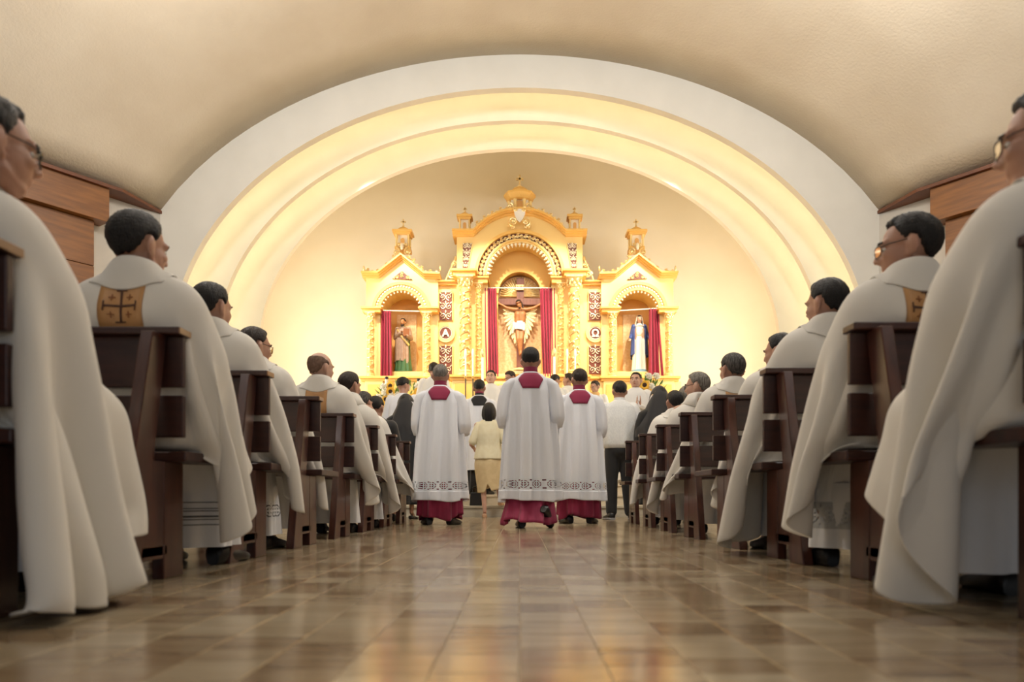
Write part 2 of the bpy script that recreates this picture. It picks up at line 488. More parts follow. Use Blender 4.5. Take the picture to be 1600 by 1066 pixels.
# ---- sanctuary steps and platform
SANZ = 0.80
for k in range(5):
    y0 = 10.4 + 0.32 * k
    mbs = MB().box(-5.2, 5.2, y0 + 0.02, y0 + 0.36 if k < 4 else 16.6, 0.16 * k - 0.02 if k else -0.1, 0.16 * (k + 1) - 0.035)
    mbs.box(-5.2, 5.2, y0, y0 + 0.36 if k < 4 else 16.6, 0.16 * (k + 1) - 0.035, 0.16 * (k + 1))
    so = mbs.build('floor' if k == 4 else 'trim_%d' % (k + 1), M['step_low'] if k == 0 else M['step'], smooth=False)
    bevel(so, 0.006, 2)
    tag(so, ['grey marble bottom step before the sanctuary', 'second beige marble step of the sanctuary', 'third beige marble step of the sanctuary',
             'fourth beige marble step of the sanctuary', 'raised marble platform under the altarpiece'][k], None, None, 'structure')

# ---- three nested arches with hidden cove light
def arch_wall(name, label, y0, y1, ai, bi, ci, ao, bo, co, m, n=72):
    A = [PI * i / n for i in range(n + 1)]
    lo = [(-ai * math.cos(a), ci + bi * math.sin(a)) for a in A]
    hi = [(-ao * math.cos(a), co + bo * math.sin(a)) for a in A]
    mb = MB().strip(lo, hi, y0, y1)
    for s in (-1, 1):
        pts = [(s*ao, 0), (s*ai, 0), (s*ai, ci), (s*ao, co)]
        if s > 0: pts.reverse()
        mb.prism(pts, y0, y1)
    return tag(mb.build(name, m), label, None, None, 'structure')
def shell(name, label, y0, y1, a, b, c, m, n=48):
    A = [PI * i / n for i in range(n + 1)]
    pts = [(-a, 0)] + [(-a * math.cos(t), c + b * math.sin(t)) for t in A] + [(a, 0)]
    hi = [(x * 1.02 + (0.1 if x > 0 else -0.1), z + 0.1 if z > 0.1 else z) for x, z in pts]
    return tag(MB().strip(pts, hi, y0, y1).build(name, m), label, None, None, 'structure')
k11, k12, k13 = 11 / F, 12 / F, 13 / F
EA = (547*k11, 414*k11, CAMZ + 224*k11)
EB = (475*k12, 360*k12, CAMZ + 227*k12)
EC = (407*k13, 310*k13, CAMZ + 233*k13)
arch_wall('wall_front_arch', 'outermost white plaster arch framing the sanctuary', 11.0, 11.14, *EA, 6.5, 4.5, 2.8, M['arch'])
arch_wall('wall_middle_arch', 'middle white arch glowing from the hidden cove light', 12.0, 12.12, *EB, 6.3, 4.9, EB[2], M['arch'])
arch_wall('wall_inner_arch', 'innermost cream arch around the altarpiece', 13.0, 13.12, *EC, 6.3, 5.6, EC[2], M['arch'])
shell('trim_6', 'cove between the outermost and the middle arch', 11.14, 12.0, 5.95, 4.62, EA[2], M['arch'])
shell('trim_7', 'cove between the middle and the innermost arch', 12.12, 13.0, 5.6, 4.38, EB[2], M['arch'])
shell('ceiling_apse', 'curved ceiling of the apse behind the innermost arch', 13.12, 16.2, 5.95, 5.3, EC[2], M['apse'])
bw = MB().box(-6.2, 6.2, 16.2, 16.4, 0.4, 8.6).build('wall_back', M['apse'], smooth=False)
tag(bw, 'cream plaster back wall behind the altarpiece', None, None, 'structure')
# light tubes lying out of sight behind the rims of the two outer arches
def cove(E, yr, y, gap, r=0.018, lab=''):
    n = 60
    k = y / yr                              # just outside the cone seen through the arch in front
    ea, eb, ec = E[0] * k + gap, E[1] * k + gap, CAMZ + (E[2] - CAMZ) * k
    pts = [(-ea, y, 0.9)] + [(-ea * math.cos(PI*i/n), y, ec + eb * math.sin(PI*i/n)) for i in range(n + 1)] + [(ea, y, 0.9)]
    o = MB().tube(pts, r, 6).build('cove_light', M['cove'])
    return tag(o, lab, 'light')
cove(EA, 11.14, 11.66, 0.06, lab='hidden light tube behind the rim of the outermost arch')
cove(EB, 12.12, 12.66, 0.06, lab='hidden light tube behind the rim of the middle arch')

# ---- splayed nave walls with honey wood panelling
CX, CY = 5.36, 11.02
UX, UY = 0.568, -0.823
ZC = 4.56
def wall_pt(s, t, n):       # s = -1 left, 1 right; t along the wall towards the entrance, n out into the room
    x = CX + UX * t - 0.823 * n
    y = CY + UY * t - 0.568 * n
    return (s * x, y)
def wall_box(mb, s, t0, t1, n0, n1, z0, z1):
    q = [wall_pt(s, t0, n0), wall_pt(s, t0, n1), wall_pt(s, t1, n1), wall_pt(s, t1, n0)]
    if s > 0: q.reverse()
    return mb.hexa([(x, y, z0) for x, y in q] + [(x, y, z1) for x, y in q])
for s, side in ((-1, 'left'), (1, 'right')):
    w = wall_box(MB(), s, 0, 20, -0.2, 0, -0.1, ZC + 0.3).build('wall_' + side, M['wall'], smooth=False)
    tag(w, 'grey plaster nave wall on the %s of the arch' % side, None, None, 'structure')
    wp = empty('wood_cladding', (0, 0, 0), 'stepped honey wood wall cladding high on the %s nave wall' % side, 'wall panelling')
    q = [wall_pt(s, t_, n_) for t_, n_ in ((0.0, 0.0), (0.0, 0.02), (0.75, 0.34), (20, 0.34), (20, 0.0))]
    if s > 0: q.reverse()
    sf = MB(); sf.add([(x, y, ZC - 0.045) for x, y in q] + [(x, y, ZC) for x, y in q], [(4, 3, 2, 1, 0), (5, 6, 7, 8, 9)] + [(i, (i + 1) % 5, (i + 1) % 5 + 5, i + 5) for i in range(5)])
    sf.build('soffit', M['wood_red'], wp, smooth=False)
    bevel(wall_box(MB(), s, 0.90, 20, 0.0, 0.28, ZC - 0.50, ZC - 0.045).build('fascia', M['wood'], wp, smooth=False), 0.006)
    z = ZC - 0.50
    k = 0
    while z > 1.2:          # broad boards below the fascia
        z0 = z - 0.62
        bevel(wall_box(MB(), s, 1.05, 20, 0.0, 0.17, z0 + 0.004, z - 0.004).build('board', M['wood'], wp, smooth=False), 0.004)
        z = z0
# ---- ceiling vault
def ceil_g(u):              # section of the vault at the arch, 1 at the crown, 0 at the springing
    z = 2.806 + 4.09 * math.sqrt(max(0, 1 - (u * 5.36 / 6.03) ** 2))
    z1 = 2.806 + 4.09 * math.sqrt(1 - (5.36 / 6.03) ** 2)
    return (z - z1) / (6.896 - z1)
mb = MB(); NY, NX = 24, 40
for j in range(NY + 1):
    d = 11.05 - 19.0 * j / NY
    W = CX + 0.69 * max(0, CY - d) - 0.30 * min(1, max(0, CY - d) / 0.4)
    ap = 6.896 + 0.05 * (11.05 - d)
    for i in range(NX + 1):
        u = -1 + 2 * i / NX
        mb.v.append((u * W, d, ZC + (ap - ZC) * ceil_g(abs(u))))
for j in range(NY):
    for i in range(NX):
        a = j * (NX + 1) + i
        mb.f.append((a, a + 1, a + NX + 2, a + NX + 1)); mb.mi.append(0)
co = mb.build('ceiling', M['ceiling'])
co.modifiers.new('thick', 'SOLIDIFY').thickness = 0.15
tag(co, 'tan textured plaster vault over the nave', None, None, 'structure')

# ================================================================== pews
PEW_LEN = 3.6
def build_pew(s):           # s = -1: pew runs to the left of its aisle end, 1: to the right
    r = empty('pew', (0, 0, 0))
    def b(name, x0, x1, y0, y1, z0, z1, m, bw=0.004):
        xa, xb = sorted((s * x0, s * x1))
        return bevel(MB().box(xa, xb, y0, y1, z0, z1).build(name, M[m], r, smooth=False), bw)
    b('cap_rail', -0.006, PEW_LEN, -0.045, 0.050, 0.878, 0.904, 'pew', 0.005)
    b('back_board', 0, PEW_LEN, 0.0, 0.026, 0.694, 0.878, 'pew')
    b('back_board', 0, PEW_LEN, 0.002, 0.028, 0.512, 0.664, 'pew')
    b('seat', -0.012, PEW_LEN, 0.0, 0.42, 0.425, 0.462, 'pew', 0.006)
    if s < 0:
        b('end_strip', -0.010, -0.004, -0.043, 0.048, 0.880, 0.902, 'pew_edge', 0.001)
    for x in (0.055, 1.78, PEW_LEN - 0.10):
        def pr(name, pts, m='pew_end'):
            xa, xb = sorted((s * x, s * (x + 0.045)))
            return bevel(MB().prism_x(pts, xa, xb).build(name, M[m], r, smooth=False), 0.004)
        pr('post', [(-0.345, 0.0), (-0.185, 0.0), (-0.004, 0.877), (-0.105, 0.877)][::1])
        pr('end_panel', [(-0.180, 0.075), (-0.030, 0.075), (-0.030, 0.424), (-0.108, 0.424)])
        pr('end_panel', [(-0.025, 0.0), (0.125, 0.0), (0.125, 0.424), (-0.025, 0.424)])
        pr('brace', [(-0.19, 0.085), (0.00, 0.085), (0.00, 0.125), (-0.18, 0.125)], 'pew')
    return r
def copy_tree(o, parent=None):
    c = o.copy(); COL.objects.link(c); c.parent = parent
    for ch in list(o.children): copy_tree(ch, c)
    return c
PEW_L = [1.75 + 0.915 * k for k in range(8)]
PEW_R = [1.68 + 0.915 * k for k in range(8)]
END_L, END_R = -1.22, 1.165
ORD = ['nearest', 'second', 'third', 'fourth', 'fifth', 'sixth', 'seventh', 'farthest']
for s, ds, ex, nm in ((-1, PEW_L, END_L, 'left'), (1, PEW_R, END_R, 'right')):
    proto = build_pew(s)
    for i, d in enumerate(ds):
        p = proto if i == 0 else copy_tree(proto)
        p.location = (ex, d, 0)
        tag(p, '%s dark mahogany pew from the camera, %s of the aisle' % (ORD[i], nm), 'pew', 'mahogany pews along the aisle')
# ================================================================== people: building blocks
def rotm(yaw=0.0, pitch=0.0, roll=0.0):
    """yaw > 0 turns the face (+y) towards +x, pitch > 0 bows the head, roll > 0 tips it towards +x"""
    return (Matrix.Rotation(-yaw, 3, 'Z') @ Matrix.Rotation(-pitch, 3, 'X') @ Matrix.Rotation(roll, 3, 'Y'))

def head_prims(mb, c, R, k=1.0, jaw=1.0):
    c = Vector(c)
    T = lambda p: c + R @ (Vector(p) * k)
    def E(p, r, rot=None): mb.ell(T(p), [q * k for q in r], R if rot is None else R @ rot, 20, 14)
    def C(a, ra, b, rb): mb.tcap(T(a), ra * k, T(b), rb * k, 10)
    E((0, -0.014, 0.028), (0.076, 0.096, 0.088))            # cranium
    E((0, 0.020, -0.030), (0.066 * jaw, 0.074, 0.084))      # face
    E((0, 0.050, -0.085), (0.040 * jaw, 0.036, 0.030))      # chin
    for s in (-1, 1):
        E((s * 0.036, 0.062, -0.022), (0.026, 0.024, 0.022))     # cheek
        C((s * 0.052 * jaw, 0.005, -0.070), 0.022, (s * 0.020, 0.058, -0.092), 0.022)   # jaw line
        C((s * 0.010, 0.084, 0.026), 0.012, (s * 0.046, 0.070, 0.026), 0.012)            # brow
        E((s * 0.086, -0.018, -0.010), (0.011, 0.026, 0.037), Matrix.Rotation(s * 0.50, 3, 'Z'))   # ear
        E((s * 0.077, -0.006, -0.040), (0.010, 0.012, 0.013))
        E((s * 0.013, 0.098, -0.030), (0.009, 0.010, 0.008))     # nostril wings
    C((0, 0.088, 0.014), 0.009, (0, 0.108, -0.024), 0.012)  # nose
    C((-0.018, 0.086, -0.056), 0.007, (0.018, 0.086, -0.056), 0.007)
    C((-0.015, 0.083, -0.067), 0.008, (0.015, 0.083, -0.067), 0.008)

def face_parts(parent, c, R, k=1.0, mirror=False, hair='hair'):
    c = Vector(c)
    fx = -1 if mirror else 1
    for s in (-1, 1):
        p = c + R @ (Vector((s * 0.031, 0.0715, 0.006)) * k)
        mb = MB().ell(p, (0.0125 * k, 0.0125 * k, 0.0085 * k), R, 10, 8)
        mb.cur = 1
        mb.ell(c + R @ (Vector((s * 0.031, 0.0815, 0.005)) * k), (0.0062 * k, 0.003 * k, 0.0062 * k), R, 8, 6)
        if mirror: mb.mirror_x()
        mb.build('eye', [M['eye_white'], M['iris']], parent)
        mb = MB().tube([c + R @ (Vector(q) * k) for q in ((s*0.014, 0.0955, 0.026), (s*0.032, 0.091, 0.033), (s*0.050, 0.078, 0.028))], 0.0042 * k, 6)
        if mirror: mb.mirror_x()
        mb.build('eyebrow', M[hair], parent)

HAIRLINE = [(0, 38), (35, 36), (58, 28), (72, -2), (82, -18), (88, -6), (104, -4), (110, -34), (128, -56), (155, -62), (180, -64)]
def hair_mb(c, R, k=1.0, style='short', seed=0, thick=0.0125, nape=1.0):
    rr = random.Random(seed)
    ph = [rr.uniform(0, 6.28) for _ in range(8)]
    nu, nv = 64, 44
    c = Vector(c); h0 = Vector((0, -0.013, 0.026)); rad = (0.0800, 0.1000, 0.0915)
    mb = MB()
    for j in range(nv + 1):
        el = 90 - 180 * j / nv
        for i in range(nu):
            a = 2 * PI * i / nu
            ce = math.cos(math.radians(el))
            n = Vector((ce * math.sin(a), ce * math.cos(a), math.sin(math.radians(el))))
            az = abs(math.degrees(math.atan2(n.x, n.y)))
            b = HAIRLINE[-1][1]
            for (a0, b0), (a1, b1) in zip(HAIRLINE, HAIRLINE[1:]):
                if a0 <= az <= a1:
                    b = b0 + (b1 - b0) * (az - a0) / (a1 - a0); break
            if az > 106 and b < 0: b *= nape
            b += 2.2 * math.sin(a * 9 + ph[0]) + 1.2 * math.sin(a * 17 + ph[1])
            m = min(1, max(0, (el - b) / 12)); m = m * m * (3 - 2 * m)
            up = min(1, max(0, (el - b) / 55))
            t = thick * (0.28 + 0.72 * up)
            if style == 'bald':
                m *= 1 - min(1, max(0, (el - 30 + max(0, 115 - az) * .55) / 14)); t = 0.003
            if style == 'thinning':
                q = math.exp(-(((el - 58) / 20) ** 2 + ((180 - az) / 70) ** 2)); t *= 1 - 0.75 * q
            if style == 'buzz': t *= 0.45
            if style == 'full': t *= 1.35
            t += m * 0.0022 * (math.sin(a * 11 + el * 0.09 + ph[2]) * 0.6 + math.sin(a * 23 - el * 0.16 + ph[3]) * 0.5 + math.sin(el * 0.7 + a * 5 + ph[4]) * 0.5)
            if style in ('short', 'full') and az < 50: t += 0.008 * m * max(0, 1 - abs(el - 55) / 30)
            t = m * t - (1 - m) * 0.022
            p = h0 + Vector((n.x * (rad[0] + t), n.y * (rad[1] + t), n.z * (rad[2] + t)))
            mb.v.append(tuple(c + R @ (p * k)))
    for j in range(nv):
        for i in range(nu):
            q = (i + 1) % nu
            mb.f.append((j*nu+i, (j+1)*nu+i, (j+1)*nu+q, j*nu+q)); mb.mi.append(0)
    return mb

def glasses_mb(c, R, k=1.0):
    c = Vector(c); T = lambda p: c + R @ (Vector(p) * k)
    mb = MB()
    for s in (-1, 1):
        pts = []
        for i in range(16):
            a = 2 * PI * i / 16
            x = s * 0.034 + 0.027 * math.copysign(abs(math.cos(a)) ** 0.6, math.cos(a)); z = 0.000 + 0.019 * math.copysign(abs(math.sin(a)) ** 0.6, math.sin(a))
            pts.append(T((x, 0.108 - 6.0 * x * x, z)))
        mb.cur = 0
        mb.tube(pts, 0.0018 * k, 6, True)
        mb.tube([T((s * 0.060, 0.087, 0.010)), T((s * 0.080, 0.055, 0.010)), T((s * 0.083, -0.012, 0.012)), T((s * 0.080, -0.030, -0.008))], 0.0020 * k, 6)
        mb.cur = 1
        mb.add(pts, [tuple(range(16))])
    mb.cur = 0
    mb.tube([T((-0.009, 0.108, 0.004)), T((0, 0.110, 0.007)), T((0.009, 0.108, 0.004))], 0.0018 * k, 6)
    return mb

def hand_prims(mb, wrist, d, pn, side, k=1.0, curl=0.5):
    """palm and five separate fingers; d = pointing direction, pn = palm normal, side = +1 thumb on d x pn side"""
    w = Vector(wrist); d = Vector(d).normalized(); pn = Vector(pn); pn = (pn - d * pn.dot(d)).normalized()
    l = d.cross(pn) * side
    R = Matrix((l, d, pn)).transposed()
    mb.ell(w + d * 0.045 * k, (0.040 * k, 0.052 * k, 0.016 * k), R, 12, 8)
    for q, (o, ln) in enumerate(((0.028, 0.070), (0.0095, 0.080), (-0.0095, 0.074), (-0.028, 0.058))):
        a = w + d * 0.082 * k + l * o * k
        m_ = a + (d * math.cos(curl * 0.5) + pn * math.sin(curl * 0.5)) * ln * 0.5 * k + l * o * 0.12 * k
        e = m_ + (d * math.cos(curl * 1.6) + pn * math.sin(curl * 1.6)) * ln * 0.5 * k
        mb.tcap(a, 0.0088 * k, m_, 0.0082 * k, 8); mb.tcap(m_, 0.0082 * k, e, 0.0068 * k, 8)
    a = w + d * 0.022 * k + l * 0.030 * k
    m_ = a + (d * 0.7 + l * 0.65 + pn * 0.25).normalized() * 0.038 * k
    e = m_ + (d * 0.9 + l * 0.2 + pn * 0.3).normalized() * 0.030 * k
    mb.tcap(a, 0.012 * k, m_, 0.0098 * k, 8); mb.tcap(m_, 0.0098 * k, e, 0.0078 * k, 8)

def body_caps(J, k=1.0):
    """tapered capsules of the trunk and limbs"""
    V = lambda n: Vector(J[n])
    cp = []
    w = Vector((0.06 * k, 0, 0))
    for s in (-1, 1):
        cp.append((V('pelvis') + w * s, 0.115 * k, V('chest') + w * s * 1.2, 0.115 * k))
    cp.append((V('shL'), 0.062 * k, V('shR'), 0.062 * k))
    cp.append((V('neck') + Vector((0, 0, -0.04 * k)), 0.075 * k, V('neck') + (V('head') - V('neck')) * 0.45, 0.056 * k))
    for s in 'LR':
        cp.append((V('neck') + Vector((0, 0, -0.02 * k)), 0.055 * k, V('sh' + s), 0.062 * k))
        cp.append((V('sh' + s), 0.058 * k, V('el' + s), 0.043 * k))
        cp.append((V('el' + s), 0.043 * k, V('wr' + s), 0.028 * k))
        cp.append((V('hip' + s), 0.092 * k, V('kn' + s), 0.062 * k))
        cp.append((V('kn' + s), 0.060 * k, V('an' + s), 0.037 * k))
        cp.append((V('an' + s), 0.036 * k, V('to' + s), 0.026 * k))
    return cp

def make_body(parent, J, R, k=1.0, voxel=0.011, skin='skin', mirror=False, jaw=1.0, hands=None, smooth=3, slim=1.0):
    mb = MB()
    for q, (a, ra, b, rb) in enumerate(body_caps(J, k)):
        f = 1.0 if q == 3 else slim
        mb.tcap(a, ra * f, b, rb * f, 12)
    head_prims(mb, J['head'], R, k, jaw)
    hands = hands or {}
    for s, sg in (('L', 1), ('R', -1)):
        d, pn, cu = hands.get(s, (Vector(J['wr' + s]) - Vector(J['el' + s]), (0, 0.1, -1), 0.5))
        hand_prims(mb, J['wr' + s], d, pn, sg, k, cu)
    return remesh(mb, 'body', M[skin], parent, voxel, smooth, mirror)

class Loft:
    """closed cloth tube given by keys (z, cx, cy, rx, ry, fold) from top to bottom; fold(theta, z) adds depth to the cloth"""
    def __init__(s, keys, nf=9, seed=0, sharp=0.0, e=2.0):
        s.k = keys; r = random.Random(seed)
        s.ph = [r.uniform(0, 6.28) for _ in range(4)]; s.nf = nf; s.sharp = sharp; s.e = e
    def key(s, z):
        K = s.k
        if z >= K[0][0]: return K[0]
        for i in range(len(K) - 1):
            if K[i][0] >= z >= K[i+1][0]:
                t = (K[i][0] - z) / max(1e-9, K[i][0] - K[i+1][0])
                if len(K) > 2:
                    p0 = K[max(i-1, 0)]; p3 = K[min(i+2, len(K)-1)]
                    out = [z]
                    for q in range(1, 6):
                        a, b = K[i][q], K[i+1][q]
                        m0 = (b - p0[q]) / 2 if i > 0 else b - a
                        m1 = (p3[q] - a) / 2 if i + 2 < len(K) else b - a
                        lim = abs(b - a) * 1.5
                        m0 = max(-lim, min(lim, m0)); m1 = max(-lim, min(lim, m1))
                        h = t
                        out.append((2*h**3-3*h*h+1)*a + (h**3-2*h*h+h)*m0 + (-2*h**3+3*h*h)*b + (h**3-h*h)*m1)
                    return out
                return [z] + [K[i][q] + (K[i+1][q] - K[i][q]) * t for q in range(1, 6)]
        return K[-1]
    def pt(s, th, z, off=0.0):
        _, cx, cy, rx, ry, am = s.key(z)
        w = math.sin(s.nf * th + s.ph[0] + 0.6 * math.sin(z * 2.3 + s.ph[2]))
        if s.sharp: w = math.tanh(s.sharp * w) / math.tanh(s.sharp)
        else: w = w * 0.7 + 0.45 * math.sin((s.nf * 2 - 1) * th + s.ph[1] + z)
        c, n = math.cos(th), math.sin(th)
        g = 1.0
        if s.e != 2.0:
            g = (abs(c) ** s.e + abs(n) ** s.e) ** (-1 / s.e)
        return (cx + (rx * g + am * w + off) * n, cy + (ry * g + am * w + off) * c, z)
    def mb(s, z0=None, z1=None, nth=96, nz=40, cap_top=False, cap_bottom=False, off=0.0, hem=None):
        z0 = s.k[0][0] if z0 is None else z0; z1 = s.k[-1][0] if z1 is None else z1
        m = MB()
        for j in range(nz + 1):
            for i in range(nth):
                th = 2 * PI * i / nth
                zb = z1 + (hem(th) if hem else 0)
                z = z0 + (zb - z0) * j / nz
                m.v.append(s.pt(th, z, off))
        for j in range(nz):
            for i in range(nth):
                q = (i + 1) % nth
                m.f.append((j*nth+i, j*nth+q, (j+1)*nth+q, (j+1)*nth+i)); m.mi.append(0)
        if cap_top: m.f.append(tuple(range(nth-1, -1, -1))); m.mi.append(0)
        if cap_bottom: m.f.append(tuple(nz*nth+i for i in range(nth))); m.mi.append(0)
        return m
    def lace(s, z0, z1, nunit, cell=18):
        """perforated band: rings with a cross inside, real holes"""
        nth = nunit * cell; nz = cell + 4
        m = MB()
        for j in range(nz + 1):
            z = z0 + (z1 - z0) * j / nz
            for i in range(nth): m.v.append(s.pt(2 * PI * i / nth, z, 0.001))
        for j in range(nz):
            for i in range(nth):
                u = ((i % cell) + 0.5) / cell * 2 - 1; v = ((j + 0.5) / nz * 2 - 1) * 1.18
                r = math.hypot(u, v); an = (math.degrees(math.atan2(v, u)) + 360) % 45
                hole = (0.60 < r < 0.76 and 5 < an < 40) or (r < 0.40 and abs(u) > 0.07 and abs(v) > 0.07) or (abs(u) > 0.84 and 0.66 < abs(v) < 0.92)
                if hole: continue
                q = (i + 1) % nth
                m.f.append((j*nth+i, j*nth+q, (j+1)*nth+q, (j+1)*nth+i)); m.mi.append(0)
        return m

def shoe_mb(mb, heel, yaw=0.0, L=0.27, w=0.046, z0=0.0, pitch=0.0, h=0.085):
    """low leather shoe; heel = (x, y) under the heel"""
    R = Matrix.Rotation(-yaw, 3, 'Z') @ Matrix.Rotation(pitch, 3, 'X')
    secs = [(0.0, 0.55, h * 0.75), (0.05, 0.80, h), (0.25, 0.85, h * 1.05), (0.45, 0.88, h * 0.82), (0.70, 1.0, h * 0.60), (0.90, 0.85, h * 0.48), (1.0, 0.45, h * 0.34)]
    n = 12
    base = len(mb.v); o = Vector((heel[0], heel[1], z0))
    for t, ww, hh in secs:
        for i in range(n):
            a = 2 * PI * i / n
            x = math.copysign(abs(math.cos(a)) ** 0.7, math.cos(a)) * w * ww
            z = hh * (0.5 + 0.5 * math.copysign(abs(math.sin(a)) ** 0.7, math.sin(a)))
            mb.v.append(tuple(o + R @ Vector((x, t * L, z))))
    for j in range(len(secs) - 1):
        for i in range(n):
            q = (i + 1) % n
            mb.f.append((base+j*n+i, base+j*n+q, base+(j+1)*n+q, base+(j+1)*n+i)); mb.mi.append(mb.cur)
    mb.f.append(tuple(base+i for i in range(n-1, -1, -1))); mb.mi.append(mb.cur)
    mb.f.append(tuple(base+(len(secs)-1)*n+i for i in range(n))); mb.mi.append(mb.cur)
    return mb

# ------------------------------------------------------------------ cloth: a round poncho draped over a seated body
def drape(specs, nT=72, nR=28, steps=150, iters=6):
    P = len(specs)
    th = np.arange(nT) * 2 * PI / nT
    flat = np.zeros((P, nT, nR, 3), np.float32); X = flat.copy()
    rs = np.random.RandomState(3)
    for p, S in enumerate(specs):
        w_f = np.clip(np.cos(th), 0, 1) ** 1.5; w_b = np.clip(-np.cos(th), 0, 1) ** 1.5
        w_a = np.clip(np.sin(th), 0, 1) ** 1.5; w_o = np.clip(-np.sin(th), 0, 1) ** 1.5
        sw = w_f + w_b + w_a + w_o
        deg = np.degrees(th)
        Rm = np.interp(deg, [0, 25, 50, 72, 90, 112, 145, 180, 215, 250, 270, 310, 335, 360],
                       [S['Rf'], S['Rf'], S['Rd'], S['Ra'], S['Ra'] * .94, .68 + S['over'] * .45, .72 + S['over'] * .30, .74, .72, .68, .74, .82, .88, S['Rf']])
        H = (w_f * 0.40 + w_b * 0.075 + w_a * 0.42 + w_o * 0.40) / sw
        r0 = 0.085
        nx, ny, nz = S['neck']
        for j in range(nR):
            r = r0 + (Rm - r0) * j / (nR - 1)
            flat[p, :, j, 0] = r * np.sin(th); flat[p, :, j, 1] = r * np.cos(th)
            h = np.minimum(r0 + (r - r0) * 0.93, H)
            h = np.maximum(h, r0 * 0.9)
            down = np.maximum(0, r - (r0 + (H - r0) / 0.93)) + 0.10 * np.maximum(h - r0, 0)
            rip = 0.05 * np.sin(8 * th + S['seed']) * np.minimum(1, down * 2)
            X[p, :, j, 0] = nx + (h + rip) * np.sin(th)
            X[p, :, j, 1] = ny + np.maximum((h + rip) * np.cos(th), -0.07)
            X[p, :, j, 2] = nz - down
    X[..., 1] += rs.randn(*X.shape[:3]).astype(np.float32) * 0.004
    X[..., 0] += rs.randn(*X.shape[:3]).astype(np.float32) * 0.004
    V = nT * nR
    idx = np.arange(V).reshape(nT, nR)
    X = X.reshape(P, V, 3); flat = flat.reshape(P, V, 3)
    cons = []
    def addc(a, b, stiff, comp):
        a = a.ravel(); b = b.ravel()
        rest = np.linalg.norm(flat[:, a] - flat[:, b], axis=2).astype(np.float32)
        wa = (a % nR > 0).astype(np.float32); wb = (b % nR > 0).astype(np.float32)
        ws = np.maximum(wa + wb, 1)
        cons.append((a, b, rest, (wa / ws * stiff)[None, :, None], (wb / ws * stiff)[None, :, None], comp))
    R1 = lambda n: np.roll(idx, -n, axis=0)
    for q in (0, 1):
        addc(idx[q::2], R1(1)[q::2], 1.0, None)
        addc(idx[:, q:nR-1:2], idx[:, q+1:nR:2], 1.0, None)
        addc(idx[q::2, :-1], R1(1)[q::2, 1:], 0.5, None)
        addc(idx[q::2, 1:], R1(1)[q::2, :-1], 0.5, None)
    g2 = (np.arange(nT) % 4) < 2
    for g in (g2, ~g2):
        addc(idx[g], R1(2)[g], 0.06, 0.90)
    for q in (0, 1):
        js = [j for j in range(nR - 3) if (j // 3) % 2 == q]
        addc(idx[:, js], idx[:, [j + 3 for j in js]], 0.06, 0.90)
    pin = idx[:, 0]; pin_pos = X[:, pin].copy()
    K = len(specs[0]['caps'])
    A = np.array([[c[0][:] for c in S['caps']] for S in specs], np.float32); B = np.array([[c[2][:] for c in S['caps']] for S in specs], np.float32)
    RA = np.array([[c[1] for c in S['caps']] for S in specs], np.float32) + 0.020; RB = np.array([[c[3] for c in S['caps']] for S in specs], np.float32) + 0.020
    D = B - A; DD = np.maximum((D * D).sum(-1), 1e-9)
    E = np.array([S['e'] for S in specs], np.float32)[:, None]
    OV = np.array([S['over'] == 0 for S in specs])[:, None]
    Xp = X.copy()
    def collide(X, Xp):
        hit = np.zeros(X.shape[:2], bool)
        for c in range(K):
            v = X - A[:, c][:, None]
            t = np.clip(np.einsum('pvk,pk->pv', v, D[:, c]) / DD[:, c][:, None], 0, 1)
            q = v - t[..., None] * D[:, c][:, None]
            l = np.sqrt(np.einsum('pvk,pvk->pv', q, q)) + 1e-7
            r = RA[:, c][:, None] * (1 - t) + RB[:, c][:, None] * t
            pen = r - l
            m = pen > 0
            X += q * (np.where(m, pen / l, 0))[..., None]
            hit |= m
        x, y, z = X[..., 0], X[..., 1], X[..., 2]
        # pew back in front of which he sits, seat, end support, floor
        m = (y < 0.040) & (z < 0.90) & (x < E + 0.0)
        X[..., 1] = np.where(m, 0.040, y); hit |= m
        y = X[..., 1]
        m = (x < E + 0.02) & (y > -0.05) & (y < 0.43) & (z < 0.470)
        up = 0.470 - z; sd = E + 0.02 - x; fr = 0.43 - y
        mu = m & (up <= sd) & (up <= fr); ms = m & ~mu & (sd <= fr); mf = m & ~mu & ~ms
        X[..., 2] = np.where(mu, 0.470, z); X[..., 0] = np.where(ms, E + 0.02, x); X[..., 1] = np.where(mf, 0.43, y)
        hit |= m
        m = (X[..., 0] < E + 0.015) & (X[..., 0] > E - 0.2) & (X[..., 1] > -0.35) & (X[..., 1] < 0.14) & (X[..., 2] < 0.45)
        X[..., 0] = np.where(m, E + 0.015, X[..., 0])
        m = (X[..., 0] > E - 0.02) & (X[..., 1] < 0.15) & (X[..., 2] < 0.46) & OV      # hangs in front of the pew end, not over it
        X[..., 1] = np.where(m, 0.15, X[..., 1]); hit |= m
        m = (X[..., 0] > E - 0.02) & (X[..., 1] < 0.03) & (X[..., 2] < 0.92) & OV
        X[..., 1] = np.where(m, 0.03, X[..., 1]); hit |= m
        m = X[..., 2] < 0.012
        X[..., 2] = np.where(m, 0.012, X[..., 2]); hit |= m
        f = np.where(hit, 0.55, 0.0)[..., None]
        Xp += (X - Xp) * f
